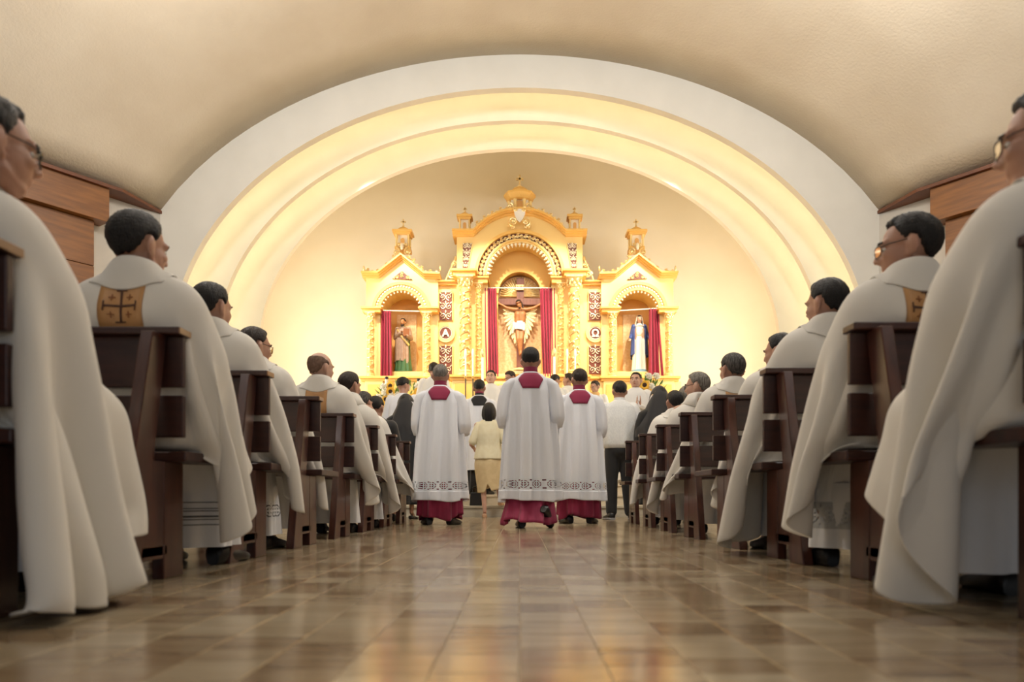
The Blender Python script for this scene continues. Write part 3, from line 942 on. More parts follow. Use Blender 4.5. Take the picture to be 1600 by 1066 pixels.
    for st in range(steps):
        nv = (X - Xp) * 0.965
        Xp = X.copy()
        X = X + nv; X[..., 2] -= 0.0042
        for it in range(iters):
            for a, b, rest, wa, wb, comp in cons:
                d = X[:, b] - X[:, a]
                l = np.sqrt(np.einsum('pvk,pvk->pv', d, d)) + 1e-7
                if comp is None: e = (l - rest) / l
                else: e = np.minimum(l - rest * comp, 0) / l
                d *= e[..., None]
                X[:, a] += d * wa; X[:, b] -= d * wb
            X[:, pin] = pin_pos
            if it == 2: collide(X, Xp)
        collide(X, Xp)
        X[:, pin] = pin_pos
    return X, idx

def smooth_grid(X, idx, n=2):
    nT, nR = idx.shape
    G = X.reshape(-1, nT, nR, 3).copy()
    for _ in range(n):
        A_ = (np.roll(G, 1, 1) + np.roll(G, -1, 1) + G * 2) / 4
        Bm = A_.copy(); Bm[:, :, 1:-1] = (A_[:, :, 2:] + A_[:, :, :-2] + A_[:, :, 1:-1] * 2) / 4
        Bm[:, :, 0] = G[:, :, 0]
        G = Bm
    return G.reshape(X.shape)

def sit_joints(S):
    # joints of a figure seated on the pew; +x is the aisle side
    k = S.get('k', 1.0); ln = S.get('lean', 0.0); ho = S.get('headoff', (0, 0, 0)); av = S.get('arm', 0.0)
    J = dict(pelvis=(0, .175, .57), chest=(0, .135 + ln * .6, .97), neck=(0, .125 + ln, 1.12),
             shL=(.165, .125 + ln, 1.045), shR=(-.165, .125 + ln, 1.045),
             elL=(.235 + av * .4, .19 + ln, .80), elR=(-.235, .19 + ln, .80),
             wrL=(.10 + av, .42, .665), wrR=(-.10, .42, .665),
             hipL=(.09, .21, .555), hipR=(-.09, .21, .555), knL=(.12, .60, .545), knR=(-.12, .60, .545),
             anL=(.12, .585, .10), anR=(-.11, .585, .10), toL=(.13, .73, .04), toR=(-.12, .73, .04))
    J['head'] = (0 + ho[0], .150 + ln * 1.25 + ho[1], 1.262 + ho[2])
    dp = S.get('drop', 0.0)
    for q, f in (('chest', .7), ('neck', 1), ('head', 1), ('shL', 1), ('shR', 1), ('elL', .6), ('elR', .6)): J[q] = (J[q][0], J[q][1], J[q][2] - dp * f)
    return J

def project_patch(bvh, outline_rows, off=0.005, ydir=1):
    """rows of (x, z) points laid on a cloth from behind"""
    m = MB()
    for row in outline_rows:
        for x, z in row:
            h = bvh.ray_cast(Vector((x, -3 * ydir, z)), Vector((0, ydir, 0)))
            y = h[0].y if h[0] is not None else (m.v[-1][1] if m.v else 0.0)
            m.v.append((x, y - ydir * off, z))
    n = len(outline_rows[0])
    for j in range(len(outline_rows) - 1):
        for i in range(n - 1):
            f = (j*n+i, (j+1)*n+i, (j+1)*n+i+1, j*n+i+1)
            m.f.append(f); m.mi.append(m.cur)
    return m
def rect_rows(x0, x1, z0, z1, nx=4, nz=4, x0b=None, x1b=None, dip=0.0):
    x0b = x0 if x0b is None else x0b; x1b = x1 if x1b is None else x1b
    rows = []
    for j in range(nz + 1):
        t = j / nz
        rows.append([(x0 + (x0b - x0) * t + ((x1 + (x1b - x1) * t) - (x0 + (x0b - x0) * t)) * i / nx,
                      z1 + (z0 - z1) * t - dip * (1 - abs(2 * i / nx - 1)) * (1 - t)) for i in range(nx + 1)])
    return rows
def solid(o, t, off=0.0):
    m = o.modifiers.new('thick', 'SOLIDIFY'); m.thickness = t; m.offset = off
    return o
def hem_z(th, seed): return 0.012 * math.sin(3 * th + seed) + 0.008 * math.sin(5 * th + 2 * seed)
# ================================================================== seated priests
# side, pew index, x, head yaw, look ...
PRIESTS = [
 dict(s=-1, pew=0, x=-1.470, yaw=36, headoff=(0.11, 0, 0), drop=.06, hair='hair_mix', style='short', gl=1, arm=0.0, k=1.0, label='greying priest with glasses in cream chasuble, nearest on the left'),
 dict(s=-1, pew=1, x=-1.450, yaw=27, hair='hair', style='full', stole=1, band='stripes', k=1.01, drop=.025, label='black-haired priest with brown cross on tan back stole, in second left pew'),
 dict(s=-1, pew=2, x=-1.555, yaw=24, hair='hair', style='short', band='lace', k=0.99, arm=0.06, label='priest in cream chasuble over lace-hemmed alb, in third left pew'),
 dict(s=-1, pew=3, x=-1.665, yaw=40, hair='hair_brown', style='short', gl=1, k=0.98, label='dark-haired priest with glasses half hidden in fourth left pew'),
 dict(s=-1, pew=4, x=-1.500, yaw=36, hair='stubble', style='bald', stole=2, k=1.0, arm=0.10, skin='skin_light', label='bald priest in cream chasuble in the fifth left pew'),
 dict(s=-1, pew=5, x=-1.490, yaw=30, hair='hair_brown', style='short', stole=2, k=1.0, label='brown-haired priest in cream chasuble in the sixth left pew'),
 dict(s=-1, pew=6, x=-1.560, yaw=22, hair='hair_mix', style='short', k=0.97, label='grey-templed priest behind the sixth left pew row, mostly hidden'),
 dict(s=1, pew=0, x=1.360, yaw=48, headoff=(0.05, 0, 0), drop=.075, hair='hair', style='full', gl=1, arm=0.06, k=1.0, label='black-haired priest with glasses in cream chasuble, nearest on the right'),
 dict(s=1, pew=1, x=1.445, yaw=62, hair='hair', style='short', gl=1, stole=1, band='greylace', k=1.0, drop=.04, label='priest with glasses and brown cross on tan stole, in second right pew'),
 dict(s=1, pew=2, x=1.520, yaw=30, hair='hair', style='short', k=0.99, arm=0.16, label='black-haired priest whose chasuble spills out of the third right pew'),
 dict(s=1, pew=3, x=1.610, yaw=42, hair='hair', style='short', k=0.94, label='dark-haired priest half hidden in the fourth right pew'),
 dict(s=1, pew=4, x=1.580, yaw=22, hair='hair_mix', style='short', stole=2, k=0.98, arm=0.08, label='greying priest in cream chasuble in the fifth right pew'),
 dict(s=1, pew=5, x=1.540, yaw=58, hair='hair_grey', style='short', gl=1, k=0.99, skin='skin_light', label='grey-haired priest with glasses in the sixth right pew'),
 dict(s=1, pew=6, x=1.540, yaw=8, hair='hair', style='thinning', k=0.97, label='priest with a thinning black crown in the seventh right pew'),
 dict(s=1, pew=7, x=1.860, yaw=20, hair='hair_grey', style='short', k=1.0, drop=-.14, label='grey-haired priest behind the thinning crown, in the farthest right pew'),
]
for i, S in enumerate(PRIESTS):
    S['J'] = sit_joints(S)
    J = S['J']
    S['e'] = (abs(S['x']) - (1.22 if S['s'] < 0 else 1.165)) / S['k']
    S['neck'] = (J['neck'][0], J['neck'][1], J['neck'][2] + 0.035)
    S['seed'] = i * 1.7
    S['Rf'] = 0.90; S['Ra'] = 1.03; S['over'] = 0.0
    cp = body_caps(J)
    cc = []
    for a, ra, b, rb in cp: cc.append((a, ra, b, rb))
    for s in 'LR':          # the alb spread over thighs and shins
        cc.append((Vector(J['hip' + s]), 0.095, Vector(J['kn' + s]), 0.085))
        cc.append((Vector(J['kn' + s]), 0.085, Vector(J['an' + s]) + Vector((0, 0, 0.05)), 0.085))
    cc.append((Vector((0, .20, .56)), 0.12, Vector((0, .58, .545)), 0.105))
    for q in (-1, 1):       # arm and trunk read as one bulk under the cloth
        cc.append((Vector((q * .125, .135, 1.015 - S.get('drop', 0))), 0.105, Vector((q * .165, .20, .80)), 0.120))
        cc.append((Vector((q * .165, .20, .80)), 0.105, Vector((q * .09, .38, .67)), 0.085))
    S['caps'] = cc[:4] + cc[4:]
for i, v in {0: (.98, 1.04, 1.12), 1: (.80, .82, .98), 2: (.84, .88, .92), 4: (.80, .82, .90), 7: (.86, .92, 1.06), 8: (.80, .88, .94), 9: (1.02, 1.10, 1.10), 11: (.78, .82, .92)}.items():
    PRIESTS[i].update(Rf=v[0], Rd=v[1], Ra=v[2])
PRIESTS[0]['over'] = 1.0
UNIQ = [0, 1, 2, 4, 7, 8, 9, 11]          # cloth is draped for these; the half-hidden ones further on reuse the fall of the cloth
XU, GI = drape([PRIESTS[i] for i in UNIQ])
XU = smooth_grid(XU, GI, 1)
REUSE = {3: 2, 5: 8, 6: 11, 10: 4, 12: 8, 13: 2, 14: 4}
XS = {i: XU[UNIQ.index(REUSE.get(i, i))] for i in range(len(PRIESTS))}
nT, nR = GI.shape
GF = []
for i in range(nT):
    for j in range(nR - 1):
        q = (i + 1) % nT
        GF.append((i*nR+j, q*nR+j, q*nR+j+1, i*nR+j+1))

def jerusalem_cross(bvh, cx, cz, sz, off=0.009):
    big = MB(); small = []
    w = sz * 0.13
    def bar(mb, x0, x1, z0, z1):
        p = project_patch(bvh, rect_rows(cx + x0, cx + x1, cz + z0, cz + z1, 6, 6), off); mb.add(p.v, p.f)
    bar(big, -w/2, w/2, -sz, sz); bar(big, -sz, sz, -w/2, w/2)
    for s in (-1, 1):
        bar(big, -sz*.32, sz*.32, s*sz - w*.3, s*sz + w*.3); bar(big, s*sz - w*.3, s*sz + w*.3, -sz*.32, sz*.32)
        for t in (-1, 1):
            sm1 = MB(); small.append(sm1)
            bar(sm1, s*sz*.55 - sz*.20, s*sz*.55 + sz*.20, t*sz*.55 - w*.22, t*sz*.55 + w*.22)
            bar(sm1, s*sz*.55 - w*.22, s*sz*.55 + w*.22, t*sz*.55 - sz*.20, t*sz*.55 + sz*.20)
    return big, small

for i, S in enumerate(PRIESTS):
    s, k = S['s'], S['k']
    mir = s > 0
    d = (PEW_L if s < 0 else PEW_R)[S['pew']]
    near = S['pew'] < 2
    root = empty('person', (S['x'], d, 0), S['label'], 'person', 'seated priests in cream chasubles')
    # the figure is scaled about the seat so that its height fits; the seat stays at 0.46 m
    root.scale = (k, k, k)
    J = S['J']
    R = rotm(math.radians(S['yaw']), math.radians(6), 0.0)
    make_body(root, J, R, 1.0, 0.0065 if near else 0.0105, S.get('skin', 'skin'), mir, 1.05, smooth=3, slim=0.82)
    hb = hair_mb(J['head'], R, 1.0, S['style'], i)
    if mir: hb.mirror_x()
    hb.build('hair', M[S['hair']], root, sharp=0)
    face_parts(root, J['head'], R, 1.0, mir)
    if S.get('gl'):
        g = glasses_mb(J['head'], R)
        if mir: g.mirror_x()
        g.build('glasses', [M['frame'], M['lens']], root)
    # chasuble
    V = XS[i]
    mb = MB(); mb.v = [tuple(map(float, p)) for p in V]; mb.f = list(GF); mb.mi = [0] * len(GF)
    bvh = BVHTree.FromPolygons(mb.v, mb.f)
    vv = mb.v
    if mir: mb.mirror_x()
    ch = mb.build('chasuble', M['chasuble'], root, sharp=0)
    sb = ch.modifiers.new('sub', 'SUBSURF'); sb.levels = 1; sb.render_levels = 2 if near else 1
    solid(ch, 0.005, 1.0)
    # turned-down collar with a point at the back
    nk = Vector(S['neck'])
    cm = MB(); nth = 40
    lev = [(0.066, 0.028, 0), (0.071, 0.034, 0), (0.080, 0.028, 0), (0.094, 0.006, 0), (0.114, None, 0.45), (0.138, None, 1.0)]
    for q, (r, h, w) in enumerate(lev):
        for a in range(nth):
            t = 2 * PI * a / nth
            bk = max(0, -math.cos(t)) ** 6
            rr = r + (0.040 * bk * w if h is None else 0)
            x = nk.x + rr * math.sin(t) * 1.05; y = nk.y + rr * math.cos(t)
            if h is None and math.cos(t) < -0.25:
                z = nk.z - (0.028 if q == 4 else 0.058) - 0.034 * bk * w
                hit = bvh.ray_cast(Vector((x, -3, z)), Vector((0, 1, 0)))
                y = (hit[0].y if hit[0] is not None else y) - 0.010
            elif h is None:
                hit = bvh.ray_cast(Vector((x, y, nk.z + 0.25)), Vector((0, 0, -1)))
                z = (hit[0].z if hit[0] is not None else nk.z - 0.05) + 0.012
                z = min(z, nk.z + 0.02)
            else:
                z = nk.z + h - 0.014 * math.cos(t)
            cm.v.append((x, y, z))
    for q in range(len(lev) - 1):
        for a in range(nth):
            b_ = (a + 1) % nth
            cm.f.append((q*nth+a, (q+1)*nth+a, (q+1)*nth+b_, q*nth+b_)); cm.mi.append(0)
    if mir: cm.mirror_x()
    co_ = cm.build('collar', M['chasuble'], root, sharp=0)
    solid(co_, 0.006, 0.0)
    sb = co_.modifiers.new('sub', 'SUBSURF'); sb.levels = 1; sb.render_levels = 1
    # stole panel on the back
    if S.get('stole'):
        zt = nk.z - 0.060
        st = project_patch(bvh, rect_rows(-0.080, 0.080, zt - 0.34, zt - 0.005, 8, 16, -0.078, 0.078, 0.020), 0.007)
        if mir: st.mirror_x()
        so = solid(st.build('stole', M['stole'], root), 0.004, 0.0)
        if S['stole'] == 1:
            bg_, sm_ = jerusalem_cross(bvh, 0.0, zt - 0.090, 0.058, 0.0115)
            if mir: bg_.mirror_x()
            solid(bg_.build('cross_emblem', M['cross_brown'], so), 0.002, 0.0)
            for q_ in sm_:
                if mir: q_.mirror_x()
                solid(q_.build('small_cross', M['cross_small'], so), 0.002, 0.0)
    # alb over the legs
    L = Loft([(0.63, 0, .36, .12, .21, 0.0), (0.60, 0, .38, .17, .25, 0.002), (0.50, 0.0, .42, .198, .245, 0.005), (0.32, 0.0, .50, .200, .180, 0.012), (0.085, 0.0, .51, .212, .180, 0.022)], 7, i)
    band = S.get('band')
    def put(mb_, name, m, parent=root):
        if mir: mb_.mirror_x()
        return mb_.build(name, M[m], parent, sharp=0)
    if band in ('lace', 'greylace'):
        z1, z0 = 0.275, 0.165
        al = put(L.mb(None, z1, 96, 26, True), 'alb', 'alb')
        put(L.lace(z1, z0, 17, 16), 'lace_band', 'lace' if band == 'lace' else 'lace_grey', al)
        put(L.mb(z0, None, 96, 8), 'hem_band', 'alb', al)
        put(Loft([(0.5, 0, .42, .175, .21, 0.0), (0.09, 0.0, .51, .180, .150, 0.01)], 7, i).mb(0.35, 0.12, 48, 6), 'lining', 'alb' if band == 'greylace' else 'stripe', al)
    else:
        al = put(L.mb(None, None, 96, 34, True), 'alb', 'alb')
        if band == 'stripes':
            for z, t in ((0.27, .0022), (0.245, .0022), (0.235, .0022), (0.212, .004), (0.200, .0022), (0.178, .0022)):
                sm = MB().tube([L.pt(2 * PI * q / 96, z, 0.001) for q in range(96)], t, 5, True)
                put(sm, 'stripe', 'stripe', al)
    for sx, key in ((1, 'anL'), (-1, 'anR')):
        a = J[key]
        mb = shoe_mb(MB(), (a[0], a[1] - 0.07), sx * 0.12, 0.28, 0.05, 0.0)
        if mir: mb.mirror_x()
        mb.build('shoe', M['shoe'], root)
# ================================================================== standing figures
def stand_joints(wr=((.11, .24, 1.06), (-.11, .24, 1.06)), el=((.245, .0, 1.10), (-.245, .0, 1.10)), head=(0, .022, 1.598), bow=0.0,
                 an=((.09, -.02, .09), (-.09, -.02, .09)), kn=((.095, .03, .50), (-.095, .03, .50))):
    b = bow
    J = dict(pelvis=(0, 0, .95), chest=(0, b * .5, 1.27), neck=(0, b - .005, 1.435), shL=(.175, b, 1.385), shR=(-.175, b, 1.385),
             elL=(el[0][0], el[0][1] + b, el[0][2]), elR=(el[1][0], el[1][1] + b, el[1][2]), wrL=wr[0], wrR=wr[1],
             hipL=(.09, 0, .92), hipR=(-.09, 0, .92), knL=kn[0], knR=kn[1], anL=an[0], anR=an[1],
             toL=(an[0][0] + .01, an[0][1] + .14, an[0][2] - .05), toR=(an[1][0] - .01, an[1][1] + .14, an[1][2] - .05))
    J['head'] = (head[0], head[1] + b * 1.3, head[2])
    return J

def sleeve_mb(sx, b=0.0, wide=1.0, seed=0):
    L = Loft([(1.425, sx*.15, b, .05, .07, 0), (1.38, sx*.185, b, .080, .095, .001), (1.24, sx*.222, b + .015, .085, .115*wide, .006),
              (1.05, sx*.243, b + .06, .075, .165*wide, .013), (.965, sx*.24, b + .10, .055, .145*wide, .013)], 4, seed)
    return L.mb(None, None, 40, 22, True, True)
def arm_sleeve(mb, J, s, r0=0.075, r1=0.062, r2=0.055, full=True):
    mb.tcap(J['sh' + s], r0, J['el' + s], r1, 14)
    if full: mb.tcap(J['el' + s], r1, J['wr' + s], r2, 14)

def head_set(root, J, R, hair='hair', style='short', seed=0, face=False, gl=False, skin='skin', voxel=0.012, hands=None):
    make_body(root, J, R, 1.0, voxel, skin, False, 1.0, hands, 3, 0.82)
    hair_mb(J['head'], R, 1.0, style, seed, nape=0.74).build('hair', M[hair], root, sharp=0)
    if face:
        face_parts(root, J['head'], R, 1.0, False)
        c = Vector(J['head'])
        MB().ell(c + R @ Vector((0, 0.089, -0.0615)), (0.019, 0.006, 0.0075), R, 12, 8).build('lips', M['lip'], root)
    if gl: glasses_mb(J['head'], R).build('glasses', [M['frame'], M['lens']], root)

def person(x, d, z, H, label, rz=0.0, group=None):
    r = empty('person', (x, d, z), label, 'person', group, rz)
    k = H / 1.70
    r.scale = (k, k, k)
    return r

# ---- three servers in lace surplices walking up the aisle
def acolyte(x, d, H, label, hair, style, seed, walk=False, yaw=0.0, cloth='magenta', z=0.0, lace=True, group='servers in white lace surplices'):
    r = person(x, d, z, H, label, 0, group)
    an = ((.095, -.02, .09), (-.095, -.02, .09)); kn = ((.10, .03, .50), (-.10, .03, .50))
    if walk: an = ((.10, -.17, .15), (-.08, .06, .09)); kn = ((.10, .04, .48), (-.10, .06, .50))
    J = stand_joints(an=an, kn=kn)
    R = rotm(math.radians(yaw), 0.05, 0)
    head_set(r, J, R, hair, style, seed)
    S = Loft([(1.485, 0, 0, .072, .078, 0), (1.455, 0, 0, .125, .098, 0), (1.405, 0, 0, .190, .118, 0), (1.30, 0, 0, .222, .142, .007), (1.10, 0, 0, .226, .165, .022),
              (.80, 0, 0, .246, .192, .030), (.26, 0, 0, .280, .225, .034)], 8, seed, 3.0, 2.3)
    zl1, zl0 = .47, .36
    if lace:
        su = S.mb(None, zl1, 144, 50, False).build('surplice', M['surplice'], r, sharp=0)
        S.lace(zl1, zl0, 14, 24).build('lace_band', M['lace'], su, sharp=0)
        solid(S.mb(zl0, None, 144, 8, hem=lambda t: hem_z(t, seed)).build('hem_band', M['surplice'], su, sharp=0), .004)
    else:
        su = S.mb(None, .36, 120, 50, False).build('surplice', M['surplice'], r, sharp=0)
    for sx in (-1, 1): sleeve_mb(sx, 0, 1.0, seed + sx).build('sleeve', M['surplice'], r, sharp=0)
    sm = S.mb(None, None, 144, 50)
    bv = BVHTree.FromPolygons(sm.v, sm.f)
    prof = [(1.470, .060), (1.445, .090), (1.415, .114), (1.400, .117), (1.37, .102), (1.34, .088), (1.318, .078)]
    rows = [[(-w + 2 * w * i / 10, zz) for i in range(11)] for zz, w in prof]
    solid(project_patch(bv, rows, .006).build('yoke', M[cloth], r), .004)
    col = 'magenta' if cloth == 'magenta' else 'magenta'
    MB().lathe([(.066, 1.44), (.075, 1.46), (.067, 1.515), (.064, 1.535), (.060, 1.534), (.058, 1.45)], (0, .002, 0), 28).build('collar', M[cloth], r)
    if cloth == 'black':
        MB().lathe([(.0665, 1.515), (.069, 1.523), (.066, 1.538), (.060, 1.538)], (0, .002, 0), 28).build('collar_edge', M['magenta'], r)
    if walk:
        C = Loft([(.75, 0, 0, .19, .15, .006), (.40, 0, 0, .21, .155, .010), (.26, 0, -.005, .225, .170, .014), (.06, -.01, -.06, .245, .245, .040)], 9, seed + 3)
    else:
        C = Loft([(.75, 0, 0, .19, .15, .006), (.33, 0, 0, .225, .175, .020), (.075, 0, 0, .232, .185, .032)], 8, seed + 3)
    solid(C.mb(None, None, 120, 26, hem=lambda t: 2.0 * hem_z(t, seed)).build('cassock', M[cloth], r, sharp=0), .004)
    if walk:
        shoe_mb(MB(), (.11, -.27), 0.35, .28, .05, .155, -.60).build('shoe', M['shoe'], r)
        shoe_mb(MB(), (-.08, -.02), -.1, .28, .05).build('shoe', M['shoe'], r)
    else:
        for sx, hx in ((1, .10), (-1, -.10)): shoe_mb(MB(), (hx, -.12), sx * .35, .28, .05).build('shoe', M['shoe'], r)
    return r
acolyte(px(688, 7.67), 7.67, 1.655, 'grey-haired server in lace surplice and magenta cassock, left of three', 'hair_grey', 'buzz', 21)
acolyte(px(829, 6.95), 6.95, 1.675, 'tall black-haired server in lace surplice at the aisle centre, mid-stride', 'hair', 'full', 22, True)
acolyte(px(905, 8.0), 8.0, 1.66, 'dark-haired server in lace surplice, right of the mid-stride one', 'hair_brown', 'short', 23, False, -12)
acolyte(px(749, 10.9), 10.9, 1.68, 'server with square black yoke on white surplice, on the steps', 'hair', 'short', 24, False, 5, 'black', .32, False, 'servers at the sanctuary')

# ---- man in white shirt and black trousers
r = person(px(968, 9.3), 9.3, 0, 1.725, 'man in short-sleeved white shirt and black trousers beside the pews')
J = stand_joints(wr=((.22, .26, 1.03), (-.20, .22, 1.05)), el=((.27, -.02, 1.11), (-.25, .0, 1.11)), an=((.13, -.02, .09), (-.10, 0, .09)))
head_set(r, J, rotm(math.radians(-6), .05), 'hair', 'full', 31)
S = Loft([(1.485, 0, 0, .070, .075, 0), (1.455, 0, 0, .125, .095, 0), (1.40, 0, 0, .195, .118, .001), (1.25, 0, 0, .225, .145, .004), (1.02, 0, 0, .218, .155, .008), (.93, 0, 0, .212, .150, .010), (.885, 0, 0, .185, .130, .006)], 7, 31, 0, 2.4)
S.mb(None, None, 96, 40, False, True).build('shirt', M['shirt'], r, sharp=0)
for s, sx in (('L', 1), ('R', -1)):
    sl = MB(); sl.tcap((sx * .165, 0, 1.385), .078, (sx * .255, -.01, 1.15), .080, 20); sl.build('sleeve', M['shirt'], r)
MB().lathe([(.072, 1.455), (.078, 1.465), (.072, 1.50), (.067, 1.515), (.062, 1.512)], (0, 0, 0), 24).build('collar', M['shirt'], r)
t = MB(); t.ell((0, 0, .86), (.175, .135, .12), None, 20, 12)
for s, sx in (('L', 1), ('R', -1)):
    hx = J['an' + s][0]
    t.tcap((sx * .085, 0, .86), .105, (sx * .10, .02, .50), .082, 16); t.tcap((sx * .10, .02, .50), .082, (hx, 0, .10), .070, 16)
remesh(t, 'trousers', M['black'], r, .014, 4)
for s, sx in (('L', 1), ('R', -1)):
    sh = shoe_mb(MB(), (J['an' + s][0], -.11), sx * .2, .29, .052); o = sh.build('shoe', M['shoe'], r)
    shoe_mb(MB(), (J['an' + s][0], -.118), sx * .2, .305, .056, 0.0, 0, .028).build('sole', M['sole'], o)

# ---- woman in pale yellow suit stepping up
r = person(px(764, 10.15), 10.15, 0, 1.56, 'woman in pale yellow jacket and straw skirt stepping onto the stairs')
J = stand_joints(wr=((.20, .20, 1.04), (-.22, .18, 1.03)), el=((.265, -.03, 1.10), (-.265, -.03, 1.10)), an=((.16, .16, .27), (-.06, -.06, .09)), kn=((.12, .20, .58), (-.09, .0, .50)))
head_set(r, J, rotm(0, .05), 'hair', 'full', 32, skin='skin_light')
H_ = Loft([(1.712, 0, .0, .03, .04, 0), (1.69, 0, .0, .075, .09, .001), (1.62, 0, -.003, .104, .122, .003), (1.54, 0, -.010, .108, .115, .004), (1.475, 0, -.022, .092, .092, .005), (1.44, 0, -.022, .080, .082, .005)], 11, 5)
H_.mb(None, None, 72, 24, True, True).build('bobbed_hair', M['hair'], r, sharp=0)
S = Loft([(1.485, 0, 0, .065, .07, 0), (1.455, 0, 0, .12, .09, 0), (1.40, 0, 0, .175, .110, .001), (1.25, 0, 0, .188, .135, .005), (1.08, 0, 0, .180, .135, .008), (.92, 0, 0, .210, .160, .008), (.875, 0, 0, .215, .165, .009)], 6, 32, 0, 2.3)
solid(S.mb(None, None, 96, 36).build('jacket', M['yellow_suit'], r, sharp=0), .004)
MB().lathe([(.066, 1.45), (.082, 1.462), (.074, 1.50), (.064, 1.505)], (0, 0, 0), 24).build('collar', M['yellow_suit'], r)
for sx in (1, -1):
    sl = MB(); sl.tcap((sx * .15, 0, 1.375), .068, (sx * .240, -.025, 1.14), .064, 20); sl.build('sleeve', M['yellow_suit'], r)
K = Loft([(.95, 0, 0, .19, .15, 0), (.80, 0, .01, .215, .165, .002), (.60, .01, .03, .205, .165, .004), (.42, .02, .05, .190, .165, .006)], 5, 33)
solid(K.mb(None, None, 96, 24, hem=lambda t: .05 * math.sin(t + .6) + (.12 * max(0, 1 - abs(((t - 3.3 + PI) % (2 * PI)) - PI) / .28))).build('skirt', M['skirt'], r, sharp=0), .004)
shoe_mb(MB(), (.16, .09), .15, .24, .042, .178, 0, .06).build('shoe', M['beige_shoe'], r)
shoe_mb(MB(), (-.06, -.13), -.05, .24, .042, .0, 0, .06).build('shoe', M['beige_shoe'], r)
# black handbag hanging beside her knee
hb = empty('handbag', (px(742, 10.35), 10.58, .16), 'small black handbag on the bottom step beside the yellow-suited woman', 'bag')
bevel(MB().hexa([(-.09, -.04, 0), (.09, -.04, 0), (.09, .04, 0), (-.09, .04, 0), (-.075, -.025, .19), (.075, -.025, .19), (.075, .025, .19), (-.075, .025, .19)]).build('bag_body', M['shoe'], hb), .012, 3)
MB().tube([(-.05, 0, .185), (-.045, 0, .26), (0, 0, .29), (.045, 0, .26), (.05, 0, .185)], .006, 6).build('handle', M['shoe'], hb)

# ---- two nuns in black veils
def nun(x, d, H, label, seed, yaw=0.0, bow=0.0, z=0.0):
    r = person(x, d, z, H, label, 0, 'nuns in black veils')
    J = stand_joints(bow=bow)
    R = rotm(math.radians(yaw), .15, 0)
    head_set(r, J, R, 'hair', 'buzz', seed, skin='skin_light')
    b = bow
    hx, hy = J['head'][0], J['head'][1]
    S = Loft([(1.48, 0, b, .07, .075, 0), (1.40, 0, b, .185, .115, .001), (1.25, 0, b * .7, .215, .14, .004), (1.0, 0, 0, .215, .16, .008), (.6, 0, 0, .235, .18, .016), (.20, 0, 0, .265, .20, .026)], 8, seed, 0, 2.2)
    solid(S.mb(None, None, 96, 40).build('habit', M['black'], r, sharp=0), .004)
    for sx in (1, -1): sleeve_mb(sx, b, .8, seed).build('sleeve', M['black'], r, sharp=0)
    # veil: one sheet from the brow over the crown and down the back
    vb = MB(); nu, nv = 40, 34
    for j in range(nv + 1):
        t = j / nv
        for i in range(nu + 1):
            u = -1 + 2 * i / nu
            if t < .30:
                a = (t / .30) * (PI * .62) + PI * .12         # over the skull, front to back
                cx, cy, cz = 0, .112 * math.cos(a), .128 * math.sin(a)
                w = u * 1.45
                x_ = .098 * math.sin(w); drop = (1 - math.cos(w)) * .13
                p = Vector((x_, cy - .012, cz + .010 - drop))
                q = Vector((hx, hy, J['head'][2])) + R @ p
            else:
                s_ = (t - .30) / .70
                cz = J['head'][2] + .055 - s_ * .60
                w = .105 + .205 * min(1, s_ * 1.3)
                fold = (.014 * math.sin(u * 11 + seed) + .008 * math.sin(u * 19 + 2)) * s_
                x_ = hx + w * math.sin(u * 1.45)
                back = -(.108 + .055 * min(1, s_ * 1.6)) * math.cos(u * 1.45) * 1.0
                q = Vector((x_, hy + back + b * (-.5 * s_) - .018 + fold, cz - (0.075 * (1 - s_) * (1 - math.cos(u * 1.45)))))
            vb.v.append(tuple(q))
    for j in range(nv):
        for i in range(nu):
            a = j * (nu + 1) + i
            vb.f.append((a, a + 1, a + nu + 2, a + nu + 1)); vb.mi.append(0)
    v = vb.build('veil', M['veil'], r, sharp=0)
    v.modifiers.new('sm', 'SMOOTH').iterations = 6
    solid(v, .004)
    for sx in (1, -1): shoe_mb(MB(), (sx * .09, -.11), sx * .2, .25, .045, 0, 0, .05).build('sandal', M['shoe'], r)
    return r
nun(px(633, 9.5), 9.5, 1.60, 'nun in black veil between white-robed server and lace surplice, left of the aisle', 41, 25, .06)
nun(px(1031, 9.0), 9.0, 1.625, 'nun in black veil standing right of the aisle by the flowers', 42, -25, .04)

# ---- servers and clergy around the altar
def robed(x, d, z, H, label, hair, style, seed, rz=0.0, yaw=0.0, pitch=0.05, bow=0.0, m='whitealb', face=False, hands=None, wr=None, el=None, skin='skin', group='clergy at the sanctuary', cuff=.072):
    r = person(x, d, z, H, label, rz, group)
    kw = {}
    if wr: kw['wr'] = wr
    if el: kw['el'] = el
    J = stand_joints(bow=bow, **kw)
    R = rotm(math.radians(yaw), pitch, 0)
    if bow > .1: J['head'] = (0, bow * 1.75 + .02, 1.54)
    head_set(r, J, R, hair, style, seed, face, False, skin, .010 if face else .012, hands)
    b = bow
    S = Loft([(1.485, 0, b, .070, .074, 0), (1.45, 0, b, .125, .095, 0), (1.40, 0, b, .19, .118, .001), (1.28, 0, b * .7, .215, .142, .003), (1.08, 0, b * .3, .215, .155, .008), (.7, 0, 0, .235, .18, .016), (.06, 0, 0, .275, .21, .026)], 8, seed, 0, 2.2)
    S.mb(None, None, 96, 44).build('robe', M[m], r, sharp=0)
    sl = MB()
    for s in 'LR':
        sl = MB(); arm_sleeve(sl, J, s, .080, .078, cuff); sl.build('sleeve', M[m], r, sharp=0)
    for sx in (1, -1): shoe_mb(MB(), (sx * .09, -.12), sx * .25, .27, .048).build('shoe', M['shoe'], r)
    return r, J, S
robed(px(629, 10.9), 10.9, .32, 1.72, 'bowing black-haired server in white behind the left nun', 'hair', 'full', 51, yaw=40, pitch=.35, bow=.05, m='surplice')
